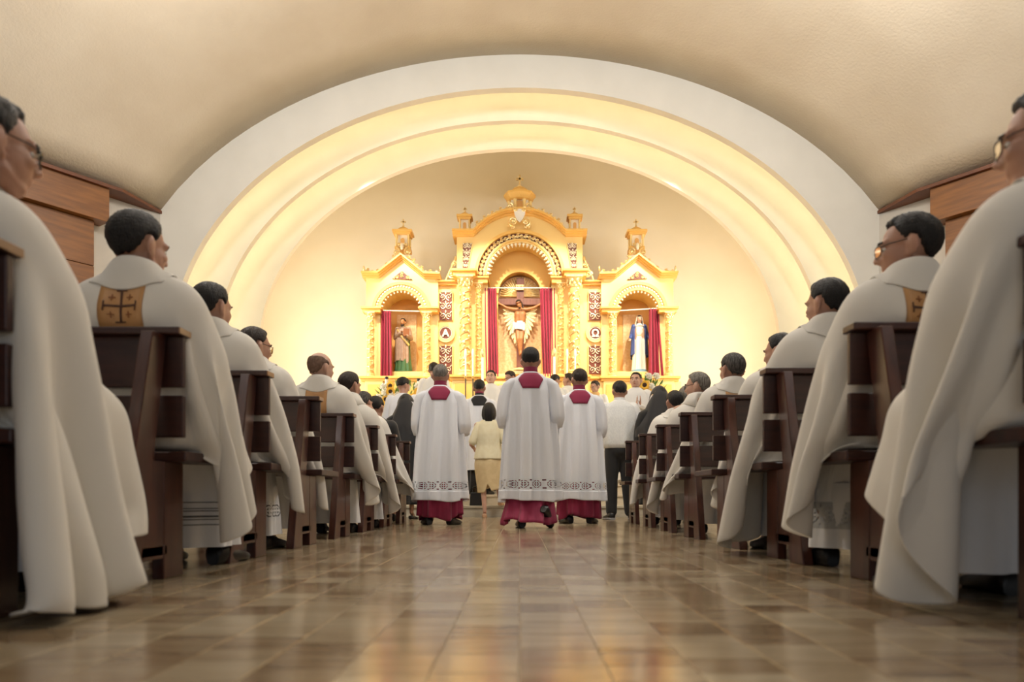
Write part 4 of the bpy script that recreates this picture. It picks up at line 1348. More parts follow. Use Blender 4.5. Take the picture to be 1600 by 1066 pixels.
robed(px(678, 12.0), 12.0, SANZ, 1.65, 'tall-haired man in white hidden behind the grey-haired server', 'hair', 'full', 52)
robed(px(661, 12.8), 12.8, SANZ, 1.47, 'brown-haired server in profile beside the left sunflowers', 'hair_brown', 'short', 53, yaw=-95, pitch=.25)
robed(px(767, 12.7), 12.7, SANZ, 1.64, 'young server in white facing the nave, before the left candles', 'hair', 'full', 54, PI, 8, .0, face=True, skin='skin_light')
r, J, S = robed(px(797, 13.0), 13.0, SANZ, 1.66, 'deacon in white with gold sash bowing beside the altar', 'hair_brown', 'short', 55, PI, 55, .45, .08, face=True)
bm = S.mb(None, None, 96, 44); bv = BVHTree.FromPolygons(bm.v, bm.f)
rows = [[(.17 - .30 * t + w, 1.44 - .62 * t) for w in (-.035, 0, .035)] for t in [q / 12 for q in range(13)]]
solid(project_patch(bv, [list(reversed(q)) for q in rows], .008, -1).build('sash', M['stole_gold'], r), .004)
robed(px(868, 12.2), 12.2, SANZ, 1.50, 'dark-haired man bowing between the two right-hand lace surplices', 'hair', 'short', 56, yaw=50, pitch=.45, bow=.05)
robed(px(888, 12.9), 12.9, SANZ, 1.63, 'server half hidden behind the right-hand lace surplice head', 'hair_brown', 'short', 57, yaw=-60)
r, J, S = robed(px(929, 13.0), 13.0, SANZ, 1.50, 'priest with gold collar bowing right of the altar', 'hair_brown', 'short', 58, PI, 50, .4, .05, face=True, skin='skin_light')
MB().lathe([(.075, 1.44), (.11, 1.45), (.13, 1.425), (.10, 1.47), (.078, 1.50)], (0, .05, 0), 24).build('gold_collar', M['stole_gold'], r)
up = (0, .35, .94)
robed(px(993, 11.2), 11.2, .48, 1.675, 'young server in white alb facing the nave with joined hands', 'hair', 'short', 59, PI, 22, .0, face=True, skin='skin_light',
      wr=((.026, .27, 1.17), (-.026, .27, 1.17)), cuff=.040, el=((.235, .04, 1.07), (-.235, .04, 1.07)), hands={'L': (up, (-1, 0, 0), .06), 'R': (up, (1, 0, 0), .06)}, group='servers at the sanctuary')
# dark-haired woman seated in the farthest left pew
r = person(px(589, 8.35), PEW_L[7], 0, 1.70, 'dark-haired woman in black seated in the farthest left pew')
J = sit_joints({'headoff': (0, 0, .03)}); J['neck'] = (0, .125, 1.14)
for q in ('shL', 'shR'): J[q] = (J[q][0], J[q][1], 1.07)
head_set(r, J, rotm(.2, .1), 'hair', 'full', 61)
Loft([(1.19, 0, .125, .07, .075, 0), (1.13, 0, .125, .16, .11, 0), (1.06, 0, .13, .20, .13, .002), (.80, 0, .16, .20, .15, .008), (.50, 0, .24, .22, .19, .01)], 7, 61).mb(None, None, 80, 30, False, True).build('blouse', M['black'], r, sharp=0)
for s in 'LR':
    sl = MB(); arm_sleeve(sl, J, s, .085, .07, .05); sl.build('sleeve', M['black'], r)
for sx in (1, -1): shoe_mb(MB(), (sx * .12, .52), sx * .1, .25, .045).build('shoe', M['shoe'], r)
# ================================================================== the gilded altarpiece
RD = 14.5
RS = RD / F
BASEZ = SANZ
def lx(p): return (p - 812.0) * RS
def lz(p): return CAMZ + (775.0 - p) * RS - BASEZ
AP = empty('altarpiece', (0, RD, BASEZ), 'tall gilded altarpiece with three arched niches and domed pinnacles', 'altarpiece')
def part(mb, name, m, parent=None, bv=0.0, smooth=True):
    o = mb.build(name, M[m] if isinstance(m, str) else m, parent or AP, smooth)
    if bv: bevel(o, bv, 2)
    return o
def pbox(x0, x1, y0, y1, d0, d1):      # pixel box: columns x0..x1, rows y0 (top)..y1 (bottom)
    return MB().box(lx(x0), lx(x1), d0, d1, lz(y1), lz(y0))
def spiral(mb, cx, cz, r, a0, turns, y, tr, sgn=1, n=18):
    pts = []
    for i in range(n + 1):
        t = i / n
        a = a0 + sgn * turns * 2 * PI * t
        q = r * (1 - 0.82 * t)
        pts.append((cx + q * math.cos(a), y, cz + q * math.sin(a)))
    mb.tube(pts, tr, 5, False, tr * 0.6)
    mb.ell(pts[-1], (tr * 1.5, tr * 1.2, tr * 1.5), None, 8, 6)
def leafblob(mb, x, z, y, L, w, a):
    R = Matrix.Rotation(-a, 3, 'Y')
    mb.ell((x, y, z), (L, w * 0.8, w), R, 8, 6)
def vine(mb, pts, y, amp, n, tr, fade=False):
    """running scroll along a polyline of (x, z): a wave with a spiral and leaves in every bend"""
    P = [Vector((p[0], 0, p[1])) for p in pts]
    seg = [(P[i+1] - P[i]).length for i in range(len(P)-1)]; T = sum(seg)
    def at_(s):
        s = max(0, min(T - 1e-6, s))
        for i, l in enumerate(seg):
            if s <= l: return P[i].lerp(P[i+1], s / l), (P[i+1] - P[i]).normalized()
            s -= l
        return P[-1], (P[-1] - P[-2]).normalized()
    line = []
    for q in range(n * 6 + 1):
        p, d = at_(T * q / (n * 6)); nn = Vector((-d.z, 0, d.x))
        w = p + nn * (amp * 0.45 * math.sin(PI * q / 6))
        line.append((w.x, y, w.z))
    mb.tube(line, tr, 5)
    for q in range(n):
        p, d = at_(T * (q + .5) / n); sg = 1 if q % 2 == 0 else -1
        nn = Vector((-d.z, 0, d.x)) * sg
        f = 1.0
        c = p - nn * amp * 0.10
        spiral(mb, c.x, c.z, amp * 0.55 * f, math.atan2(nn.z, nn.x), 1.3, y - tr, tr * .9, sg, 14)
        e = p + nn * amp * .9
        leafblob(mb, e.x, e.z, y, amp * .34, tr * 1.7, math.atan2(nn.z, nn.x) + .5)
        leafblob(mb, e.x + d.x * amp * .45, e.z + d.z * amp * .45, y, amp * .28, tr * 1.5, math.atan2(d.z, d.x) + .6 * sg)
def filigree(name, x0, x1, y0, y1, y, bottom=None):
    """oxblood plate with gilt scrollwork and a gilt frame (pixel rectangle)"""
    if bottom is None: bottom = (x0, x1)
    q = [(lx(bottom[0]), lz(y1)), (lx(bottom[1]), lz(y1)), (lx(x1), lz(y0)), (lx(x0), lz(y0))]
    o = part(MB().prism(q, y - .012, y + .02), name, 'oxblood')
    fr = MB()
    n = 4
    fr.tube([(a[0], y - .014, a[1]) for a in q], .011, 6, True)
    fr.build('frame', M['gold_pale'], o)
    sc = MB()
    H = abs(lz(y0) - lz(y1)); W = abs(lx(x1) - lx(x0)); rows = max(2, int(round(H / W * 1.55)))
    for k in range(rows):
        t = (k + .5) / rows
        cz = lz(y1) + H * t
        ca = (lx(bottom[0]) + (lx(x0) - lx(bottom[0])) * t); cb = (lx(bottom[1]) + (lx(x1) - lx(bottom[1])) * t)
        w = cb - ca; mid = (ca + cb) / 2; h = H / rows
        r = min(w * .24, h * .46)
        for s in (-1, 1):
            spiral(sc, mid + s * w * .23, cz, r, PI / 2 * (1 if k % 2 else -1), 1.25, y - .022, .0085, s * (1 if k % 2 else -1), 12)
            leafblob(sc, mid + s * w * .38, cz + h * .38, y - .02, w * .12, .011, s * .8)
        leafblob(sc, mid, cz + h * .42, y - .024, w * .13, .014, PI / 2)
        leafblob(sc, mid, cz, y - .024, w * .10, .014, PI / 2)
    sc.build('scrollwork', M['white_leaf'], o)
    return o
def _stuff():
    for o in bpy.data.objects:
        if o.name.split('.')[0] in ('scrollwork', 'arch_fringe', 'vine', 'crest', 'cartouche'): o['kind'] = 'stuff'

# ---- pedestal
ped = pbox(560, 1064, 597, 640, -.06, 1.0)
ped.box(lx(566), lx(1058), 0.0, 1.0, 0, lz(640))
part(ped, 'pedestal', 'gold_pale', bv=.008)
for a, b, d in ((563, 688, -.16), (680, 944, -.08), (936, 1061, -.16), (703, 752, -.30), (872, 921, -.30)):
    m = pbox(a, b, 589.5, 593, d, 1.0); m.add(*(lambda q: (q.v, q.f))(pbox(a + 2, b - 2, 593, 597, d + .05, 1.0)))
    part(m, 'base_cornice', 'gold', bv=.006)
for a, b, d in ((572, 600, -.10), (654, 682, -.10), (942, 970, -.10), (1024, 1052, -.10), (708, 747, -.22), (877, 916, -.22)):
    part(pbox(a, b, 597, 640, d, .1), 'plinth', 'gold_pale', bv=.006)
    part(pbox(a + 4, b - 4, 602, 634, d - .015, d + .02), 'plinth_panel', 'gold', bv=.005)
for a, b in ((606, 648), (690, 702), (756, 790), (834, 868), (922, 934), (976, 1018)):
    part(pbox(a, b, 601, 634, -.085, -.05), 'base_panel', 'gold', bv=.006)

# ---- columns with a spiralling vine
def column(pxc, pxr, ytop, ybot, d, nvine):
    cx = lx(pxc); r = pxr * RS; z0, z1 = lz(ybot), lz(ytop)
    H = z1 - z0
    cap = r * 2.0
    sh = MB().lathe([(r * .86, z0 + r), (r * .90, z0 + r * 1.4), (r * .86, z1 - cap - r * .2), (r * .80, z1 - cap)], (cx, d, 0), 18)
    o = part(sh, 'column', 'gold_shaded')
    b = MB().lathe([(r * 1.4, z0), (r * 1.4, z0 + r * .3), (r * 1.15, z0 + r * .45), (r * 1.25, z0 + r * .7), (r * .95, z0 + r)], (cx, d, 0), 18)
    b.build('column_base', M['gold_pale'], o)
    c = MB().lathe([(r * .85, z1 - cap), (r * 1.0, z1 - cap * .9), (r * .9, z1 - cap * .75), (r * 1.15, z1 - cap * .35), (r * 1.5, z1 - cap * .15)], (cx, d, 0), 18)
    c.box(cx - r * 1.5, cx + r * 1.5, d - r * 1.5, d + r * 1.5, z1 - cap * .15, z1)
    for q in range(8):
        a = 2 * PI * q / 8
        for zz, rr in ((.70, 1.05), (.42, 1.25)):
            aa = a + (PI / 8 if zz < .6 else 0)
            c.ell((cx + r * rr * math.cos(aa), d + r * rr * math.sin(aa), z1 - cap * zz), (r * .26, r * .26, r * .38), None, 8, 6)
    c.build('capital', M['gold_leaf'], o)
    v = MB(); turns = nvine
    n = nvine * 18
    for ph in (0, PI):
        pts = []
        for i in range(n + 1):
            t = i / n; a = ph + turns * 2 * PI * t
            pts.append((cx + r * .93 * math.cos(a), d + r * .93 * math.sin(a), z0 + r * 1.2 + (H - r * 1.4 - cap) * t))
        v.tube(pts, r * .12, 5)
        for i in range(1, n, 3):
            x, y, z = pts[i]
            nx, ny = (x - cx) / r, (y - d) / r
            if ny > .45: continue
            R = Matrix.Rotation(math.atan2(ny, nx), 3, 'Z') @ Matrix.Rotation(.6 if i % 2 else -.6, 3, 'X')
            v.ell((x + nx * r * .05, y + ny * r * .05, z + r * (.34 if (i // 3) % 2 else -.30)), (r * .16, r * .27, r * .34), R, 8, 5)
    v.build('vine', M['gold_leaf'], o)
    return o
for p in (728, 896): column(p, 8.6, 437, 589.5, -.17, 5)
for p in (747.5, 876.5): column(p, 4.8, 443, 589.5, .02, 8)
for p in (580, 668, 956, 1044): column(p, 5.2, 490, 589.5, -.06, 6)

# ---- a kiosk pinnacle: little columns, cornice, dome and cross
def pinnacle(pxc, ybase, ybody, ycorn, ydome, ycross, hw, d, big=False):
    cx = lx(pxc); w = hw * RS
    z0, z1, z2, z3, z4 = lz(ybase), lz(ybody), lz(ycorn), lz(ydome), lz(ycross)
    o = part(MB().box(cx - w, cx + w, d - w, d + w, z0 - .06, z0 + .02), 'pinnacle', 'gold', bv=.006)
    n8 = 8 if big else 4
    for i in range(n8):
        m = MB()
        a = PI / 4 + 2 * PI * i / n8 if not big else PI / 8 + 2 * PI * i / 8
        rr = w * (1.12 if not big else .82)
        m.lathe([(w * .15, z0), (w * .12, z0 + .02), (w * .11, z1 - .02), (w * .15, z1)], (cx + rr * math.cos(a), d + rr * math.sin(a), 0), 10)
        m.build('colonnette', M['gold_pale'], o)
    MB().box(cx - w * .62, cx + w * .62, d - w * .62, d + w * .62, z0, z1).build('cella', M['white_leaf'], o)
    ow = w * .27
    A = [PI * i / 8 for i in range(9)]
    hh = (z1 - z0)
    pts = [(cx - ow, z0 + hh * .08), (cx + ow, z0 + hh * .08)] + [(cx + ow * math.cos(a), z0 + hh * .60 + ow * math.sin(a)) for a in A]
    MB().prism(pts, d - w * .62 - .012, d - w * .55).build('window', M['gold_shaded'], o)
    if big:
        c = MB().lathe([(w * .80, z1), (w * .95, z1 + .03), (w * 1.0, z1 + (z2 - z1) * .4), (w * 1.16, z1 + (z2 - z1) * .75), (w * 1.16, z2), (w * .7, z2 + .01)], (cx, d, 0), 8)
    else:
        c = MB().box(cx - w * 1.05, cx + w * 1.05, d - w * 1.05, d + w * 1.05, z1, (z1 + z2) / 2)
        c.box(cx - w * 1.28, cx + w * 1.28, d - w * 1.28, d + w * 1.28, (z1 + z2) / 2, z2)
    c.build('cornice', M['gold'], o, sharp=30)
    rd = w * (.70 if big else .88)
    MB().lathe([(rd * math.cos(PI / 2 * i / 8), z2 + (z3 - z2) * math.sin(PI / 2 * i / 8)) for i in range(8)] + [(rd * .12, z3 + .01)], (cx, d, 0), 20).build('dome', M['gold'], o)
    t = .018 if big else .013
    h = z4 - z3
    x = MB().box(cx - t, cx + t, d - t, d + t, z3 - .01, z4)
    x.box(cx - h * .30, cx + h * .30, d - t, d + t, z3 + h * .58, z3 + h * .58 + 2 * t)
    x.ell((cx, d, z3 + .02), (t * 2, t * 2, t * 1.6), None, 10, 8)
    x.build('finial_cross', M['gold_leaf'], o)
pinnacle(812, 325, 309, 296, 283, 264, 22, .28, True)
for p in (725.5, 898.5): pinnacle(p, 358, 341, 334, 328, 319, 9.5, .16)
for p in (627.5, 996.5): pinnacle(p, 384, 364, 357, 349, 336, 12, .22)

# ---- the side towers
def interp(pts, x):
    for (x0, y0), (x1, y1) in zip(pts, pts[1:]):
        if x0 <= x <= x1: return y0 + (y1 - y0) * (x - x0) / max(1e-9, x1 - x0)
    return pts[-1][1] if x > pts[-1][0] else pts[0][1]
def moulding(out, parent_name, tiers, m):
    """cornice that follows a pixel outline; tiers of (px below top, px above top, near depth)"""
    for lo, hi, d0 in tiers:
        a = [(lx(x), lz(y + lo)) for x, y in out]; b = [(lx(x), lz(y - hi)) for x, y in out]
        part(MB().strip(a, b, d0, .55), parent_name, m, smooth=False)
def arched_body(c, half, yspring, r, x0, x1, ybot, out, d0, d1, name, m='gold_pale'):
    n = 24
    mb = MB()
    mb.add(*(lambda q: (q.v, q.f))(pbox(x0, c - half, yspring, ybot, d0, d1)))
    mb.add(*(lambda q: (q.v, q.f))(pbox(c + half, x1, yspring, ybot, d0, d1)))
    xs = sorted(set([x0, c - half] + [c - half * math.cos(PI * i / n) for i in range(n + 1)] + [c + half, x1] + [p[0] for p in out]))
    lo = []; hi = []
    for x in xs:
        u = (x - c) / half
        h = r * math.sqrt(max(0, 1 - u * u)) if abs(u) < 1 else 0
        lo.append((lx(x), lz(yspring - h))); hi.append((lx(x), lz(interp(out, x))))
    mb.strip(lo, hi, d0, d1)
    return part(mb, name, m, smooth=False)
for side in (0, 1):
    mx = (lambda p: p) if side == 0 else (lambda p: 1624 - p)
    def O(pts): return sorted([(mx(a), b) for a, b in pts])
    def X2(a, b): return tuple(sorted((mx(a), mx(b))))
    c = mx(626.5)
    out = O([(571, 431), (593, 431), (627.5, 404), (662, 432), (684, 433)])
    x0, x1 = X2(571, 684)
    arched_body(c, 33, 486, 33, x0, x1, 590, out, 0.06, .80, 'tower_wall')
    part(pbox(c - 33, c + 33, 450, 590, .72, .80), 'niche_back', 'gold_shaded')
    part(pbox(mx(627) - 16, mx(627) + 16, 478, 583, .70, .73), 'niche_panel', 'brocade', bv=.004)
    part(pbox(c - 33, c + 33, 578, 590, .20, .80), 'niche_sill', 'gold_pale', bv=.006)
    o2 = O([(566, 428), (592, 428), (627.5, 400), (663, 429), (688, 430)])
    moulding(o2, 'gable_cornice', ((5.5, -3, .0), (3.2, -1, -.07), (1.2, 1.6, -.14)), 'gold')
    cz = lz(486); cxx = lx(c)
    part(MB().ring(cxx, cz, 41.5 * RS, 46 * RS, .0, .10, n=36), 'arch_moulding', 'gold')
    bd = part(MB().ring(cxx, cz, 36.5 * RS, 41.5 * RS, .035, .10, n=36), 'bead_band', 'gold_pale')
    for q in range(27):
        a = PI * (q + .5) / 27
        MB().ell((cxx - 39 * RS * math.cos(a), .025, cz + 39 * RS * math.sin(a)), (.024, .02, .024), None, 10, 6).build('bead', M['white_leaf'], bd)
    part(MB().ring(cxx, cz, 33 * RS, 36.5 * RS, .01, .20, n=36), 'arch_moulding', 'gold')
    cu = MB()
    for q in range(17):
        a = PI * (q + .5) / 17
        p = Vector((-math.cos(a), 0, math.sin(a)))
        R = Matrix.Rotation(math.atan2(p.x, p.z), 3, 'Y')
        cu.ell((cxx + p.x * 32 * RS, .05, cz + p.z * 32 * RS), (.018, .014, .036), R, 8, 6)
    part(cu, 'arch_fringe', 'white_leaf')
    t = [(mx(612.5), 434.5), (mx(627.5), 422.5), (mx(644), 436.5)]
    tri = part(MB().prism([(lx(a), lz(b)) for a, b in (t if side == 0 else t[::-1])][::-1], .035, .07), 'gable_panel', 'oxblood')
    sc = MB()
    for q, (u, v, r) in enumerate(((620, 432, 3.0), (628, 430.5, 3.6), (636, 432.5, 3.0), (627.5, 425.5, 2.0), (615.5, 433.3, 1.5), (640.5, 434.6, 1.6))):
        spiral(sc, lx(mx(u)), lz(v), r * RS, 1.0, 1.3, .026, .009, 1 if q % 2 else -1, 12)
    sc.build('scrollwork', M['gold_leaf'], tri)
    for a, b in ((566, 598), (655, 687)):
        q0, q1 = X2(a, b)
        m = pbox(q0, q1, 482, 485, -.17, .4); m.add(*(lambda q: (q.v, q.f))(pbox(q0 + 2, q1 - 2, 485, 490, -.12, .4)))
        part(m, 'entablature', 'gold', bv=.005)
    # crest of scrolls running up both gable slopes to the cartouche
    cr = MB()
    for pts in (((568, 422), (590, 424), (604, 414), (616, 401), (621, 388)), ((686, 424), (666, 425), (652, 415), (639, 401), (634, 388))):
        vine(cr, [(lx(mx(a)), lz(b)) for a, b in pts], .06, 4.2 * RS, 8, .012)
    for a in (567.5, 687): leafblob(cr, lx(mx(a)), lz(418), .06, .055, .02, PI / 2)
    part(cr, 'crest', 'gold_leaf')
    ct = MB()
    for s in (-1, 1):
        spiral(ct, lx(mx(627.5)) + s * 9 * RS, lz(392), 6.0 * RS, PI / 2, 1.6, .05, .016, s)
        spiral(ct, lx(mx(627.5)) + s * 5 * RS, lz(381), 3.5 * RS, -PI / 2, 1.3, .05, .014, -s)
    cto = part(ct, 'cartouche', 'gold_leaf')
    MB().ell((lx(mx(627.5)), .04, lz(384)), (.035, .03, .075), None, 12, 8).build('shield', M['white_leaf'], cto)
    # link wall between tower and centre
    a, b = X2(680, 714)
    part(pbox(a, b, 440, 590, .18, .80), 'link_wall', 'gold_pale')
    m = pbox(a, b, 436.5, 439, .04, .8); m.add(*(lambda q: (q.v, q.f))(pbox(a, b, 439, 443, .10, .8)))
    part(m, 'link_cornice', 'gold', bv=.004)
    mc = 695.2 if side == 0 else 931.3
    filigree('filigree_panel', mc - 10.8, mc + 10.8, 453.5, 498, .17)
    filigree('filigree_panel', mc - 10.8, mc + 10.8, 538, 583, .17)
    zc = lz(518); xc = lx(mc)
    part(MB().ring(xc, zc, 10.5 * RS, 15 * RS, .13, .19, 0, 2 * PI, 32), 'medallion_rim', 'gold_pale')
    n = 32
    disc = part(MB().prism([(xc + 10.6 * RS * math.cos(2 * PI * i / n), zc + 10.6 * RS * math.sin(2 * PI * i / n)) for i in range(n)], .145, .19), 'medallion', 'oxblood')
    MB().ring(xc, zc, 9.0 * RS, 9.9 * RS, .135, .15, 0, 2 * PI, 32).build('medallion_ring', M['white_leaf'], disc)
    cu = bpy.data.curves.new('letter', 'FONT'); cu.body = 'A' if side == 0 else '\u03a9'; cu.size = .20; cu.extrude = .012; cu.align_x = 'CENTER'; cu.align_y = 'CENTER'; cu.offset = .006
    tmp = bpy.data.objects.new('tmp', cu); COL.objects.link(tmp)
    me = bpy.data.meshes.new_from_object(tmp.evaluated_get(bpy.context.evaluated_depsgraph_get()))
    bpy.data.objects.remove(tmp)
    me.transform(Matrix.Rotation(PI / 2, 4, 'X')); me.materials.clear(); me.materials.append(M['white_leaf'])
    zs = [v.co.z for v in me.vertices]; xs_ = [v.co.x for v in me.vertices]
    me.transform(Matrix.Translation((-(min(xs_) + max(xs_)) / 2, 0, -(min(zs) + max(zs)) / 2)))
    link('letter', me, disc, (xc, .135, zc))
    # volute beside the upper centre block
    vo = MB()
    spiral(vo, lx(mx(704)), lz(424), 7 * RS, 0, 1.6, .2, .02, 1 if side else -1)
    spiral(vo, lx(mx(708)), lz(408), 4.5 * RS, 0, 1.4, .2, .016, -1 if side else 1)
    vo.tube([(lx(mx(711)), .2, lz(398)), (lx(mx(705)), .2, lz(410)), (lx(mx(697)), .2, lz(428)), (lx(mx(694)), .2, lz(436))], .018, 6)
    vo.ell((lx(mx(710)), .2, lz(399)), (.03, .03, .05), None, 8, 6)
    part(vo, 'volute', 'gold_leaf')

# ---- the centre
out = [(713, 364), (740, 364), (750, 354), (762, 345), (776, 338), (790, 333), (812, 330)]
out = out + [(1624 - a, b) for a, b in out[-2::-1]]
arched_body(812, 50, 429, 50, 713, 911, 590, out, .10, .55, 'centre_wall')
inner = arched_body(812, 35, 448, 35, 760, 864, 590, [(760, 372), (864, 372)], .50, .80, 'niche_wall', 'gold')
part(pbox(776, 848, 405, 590, .78, .84), 'niche_back', 'brocade')
part(pbox(762, 862, 583, 592, .10, .80), 'niche_sill', 'gold_pale', bv=.006)
part(MB().ring(lx(812), lz(448), 34 * RS, 37.5 * RS, .46, .55, n=36), 'arch_moulding', 'gold')
o2 = [(707, 362), (740, 362), (750, 352), (762, 342.5), (776, 335.5), (790, 330.5), (812, 328)]
o2 = o2 + [(1624 - a, b) for a, b in o2[-2::-1]]
moulding(o2, 'top_cornice', ((5.5, -3, .03), (3.2, -1, -.04), (1.2, 1.8, -.11)), 'gold')
cxx, cz = 0.0, lz(429)
part(MB().ring(cxx, cz, 66 * RS, 70.5 * RS, .0, .12, n=48), 'arch_moulding', 'gold')
fb = part(MB().ring(cxx, cz, 57 * RS, 66 * RS, .085, .12, n=48), 'arch_frieze', 'oxblood')
fs = MB()
vine(fs, [(-61.5 * RS * math.cos(PI * i / 60), cz + 61.5 * RS * math.sin(PI * i / 60)) for i in range(61)], .07, 4.6 * RS, 30, .013)
fs.build('scrollwork', M['gold_leaf'], fb)
part(MB().ring(cxx, cz, 51 * RS, 57 * RS, .03, .30, n=48), 'arch_moulding', 'gold_pale')
part(MB().ring(cxx, cz, 53 * RS, 55 * RS, .01, .04, n=48), 'arch_fillet', 'gold')
cu = MB()
for q in range(25):
    a = PI * (q + .5) / 25
    p = Vector((-math.cos(a), 0, math.sin(a))); R = Matrix.Rotation(math.atan2(p.x, p.z), 3, 'Y')
    cu.ell((p.x * 49.5 * RS, .06, cz + p.z * 49.5 * RS), (.030, .02, .034), R, 8, 6)
    cu.ell((p.x * 46.8 * RS, .06, cz + p.z * 46.8 * RS), (.014, .014, .030), R, 8, 6)
part(cu, 'arch_fringe', 'white_leaf')
for a, b in ((707, 746), (878, 917)):
    m = pbox(a, b, 426.5, 430, -.30, .5); m.add(*(lambda q: (q.v, q.f))(pbox(a + 2.5, b - 2.5, 430, 437, -.25, .5)))
    part(m, 'entablature', 'gold', bv=.006)
for a, b in ((738, 764), (860, 886)):
    m = pbox(a, b, 433, 436, -.08, .5); m.add(*(lambda q: (q.v, q.f))(pbox(a + 2, b - 2, 436, 443, -.04, .5)))
    part(m, 'inner_entablature', 'gold', bv=.005)
filigree('filigree_panel', 722, 738, 378, 418, .09, (722, 731))
filigree('filigree_panel', 886, 902, 378, 418, .09, (893, 902))
cr = MB()
for pts in (((744, 352), (758, 341), (772, 333), (786, 327)), ((880, 352), (866, 341), (852, 333), (838, 327))):
    vine(cr, [(lx(a), lz(b)) for a, b in pts], .0, 4.0 * RS, 7, .013)
part(cr, 'crest', 'gold_leaf')
ct = MB()
for s in (-1, 1):
    spiral(ct, s * 10 * RS, lz(349), 7 * RS, -PI / 2, 1.6, -.10, .022, s)
    spiral(ct, s * 15 * RS, lz(326), 6 * RS, PI / 2, 1.5, -.08, .02, s)
    spiral(ct, s * 6 * RS, lz(330), 4 * RS, PI / 2, 1.4, -.10, .016, -s)
    vine(ct, [(s * 8 * RS, lz(358)), (s * 17 * RS, lz(352))], -.08, 3 * RS, 3, .014)
cto = part(ct, 'cartouche', 'gold_leaf')
sh = [(-9.5, 327), (-5, 330), (0, 328), (5, 330), (9.5, 327), (8, 338), (4.5, 346), (0, 350), (-4.5, 346), (-8, 338)]
MB().prism([(a * RS, lz(b)) for a, b in sh][::-1], -.10, -.05).build('shield', M['plaster_white'], cto)
# gilded shell behind the head of the cross
lu = MB().ring(0, lz(448), .02, 33 * RS, .74, .78, n=30)
for q in range(25):
    a = PI * (q + .5) / 25
    lu.tube([(-5 * RS * math.cos(a), .73, lz(448) + 5 * RS * math.sin(a)), (-32 * RS * math.cos(a), .73, lz(448) + 32 * RS * math.sin(a))], .008, 5, False, .022)
part(lu, 'shell', 'gold_leaf')

# ---- tabernacle
tb = empty('tabernacle', (0, RD - .12, lz(589.5) + BASEZ), 'small gilded tabernacle at the foot of the crucifix', 'tabernacle')
bevel(MB().box(-.20, .20, -.14, .14, 0, .10).build('body', M['gold'], tb), .008)
MB().box(-.16, .16, -.155, -.13, .015, .085).build('door', M['gold_leaf'], tb)
MB().lathe([(.19, .10), (.12, .14), (.03, .165)], (0, 0, 0), 16).build('roof', M['gold_pale'], tb)

# ================================================================== crucifix
cr0 = empty('crucifix', (0, RD + .62, lz(583) + BASEZ), 'large wooden crucifix with gilded rays in the central niche', 'crucifix')
def cz_(p): return (583 - p) * RS
t = .075
bevel(MB().box(lx(807), lx(819), -.02, .06, 0, cz_(420)).build('upright', M['cross_wood'], cr0), .006)
bevel(MB().box(lx(774), lx(850), -.04, .05, cz_(464.5), cz_(454)).build('crossbeam', M['cross_wood'], cr0), .006)
pq = bevel(MB().box(-.085, .085, -.065, -.03, cz_(441), cz_(432)).build('title_board', M['gold_leaf'], cr0), .006)
cu = bpy.data.curves.new('inri', 'FONT'); cu.body = 'INRI'; cu.size = .085; cu.extrude = .004; cu.align_x = 'CENTER'; cu.align_y = 'CENTER'
tmp = bpy.data.objects.new('tmp', cu); COL.objects.link(tmp)
me = bpy.data.meshes.new_from_object(tmp.evaluated_get(bpy.context.evaluated_depsgraph_get())); bpy.data.objects.remove(tmp)
me.transform(Matrix.Rotation(PI / 2, 4, 'X')); me.materials.clear(); me.materials.append(M['oxblood'])
link('lettering', me, pq, (0, -.068, cz_(436.5)))
edge = [(784, 471), (784.5, 478), (785.5, 485), (787, 492), (789.5, 499), (792.5, 506), (796, 513), (800, 520), (804, 527), (808, 533)]
for s in (-1, 1):
    for a, b in edge:
        x1 = s * abs(lx(a)); z1 = cz_(b); x0 = s * .05; z0 = cz_(478)
        d = Vector((x1 - x0, 0, z1 - z0)); L_ = d.length; d.normalize(); nn = Vector((-d.z, 0, d.x))
        w = .030
        q = [Vector((x0, 0, z0)) + nn * .010, Vector((x1, 0, z1)) + nn * w * .9 - d * .05, Vector((x1, 0, z1)), Vector((x1, 0, z1)) - nn * w * .9 - d * .05, Vector((x0, 0, z0)) - nn * .010]
        yy = .0 + .01 * (int(b) % 2)
        MB().prism([(p.x, p.z) for p in q], yy + .0, yy + .03).build('ray', M['gold_leaf'], cr0)
# corpus: facing the nave
co = empty('christ_figure', (0.012, RD + .575, lz(546) + BASEZ), 'painted carved figure of the crucified with white loincloth', 'statue')
co.rotation_euler = (0, 0, PI); co.scale = (.665, .665, .665)
J = dict(pelvis=(.02, -.02, .90), chest=(0, .02, 1.24), neck=(0, .04, 1.42), shL=(.17, .02, 1.39), shR=(-.17, .02, 1.39), elL=(.41, .03, 1.44), elR=(-.41, .03, 1.44),
         wrL=(.64, -.0, 1.58), wrR=(-.64, -.0, 1.58), hipL=(.08, 0, .88), hipR=(-.07, 0, .88), knL=(.07, .11, .48), knR=(-.04, .10, .48), anL=(.02, .0, .10), anR=(-.02, .05, .12), toL=(.02, .06, .0), toR=(-.01, .11, .02), head=(.04, .085, 1.545))
R = rotm(.35, .45, .22)
make_body(co, J, R, 1.0, .011, 'corpus', smooth=3, hands={'L': ((1, 0, .35), (0, 1, 0), .5), 'R': ((-1, 0, .35), (0, 1, 0), .5)})
hm = hair_mb(J['head'], R, 1.0, 'full', 77); hm.build('hair', M['hair_brown'], co, sharp=0)
hp = Vector(J['head'])
lh = MB()
for s in (-1, 1): lh.tcap(hp + R @ Vector((s * .075, -.03, .0)), .035, hp + R @ Vector((s * .075, .0, -.15)), .025, 10)
lh.tcap(hp + R @ Vector((0, -.08, -.02)), .055, hp + R @ Vector((0, -.07, -.14)), .045, 10)
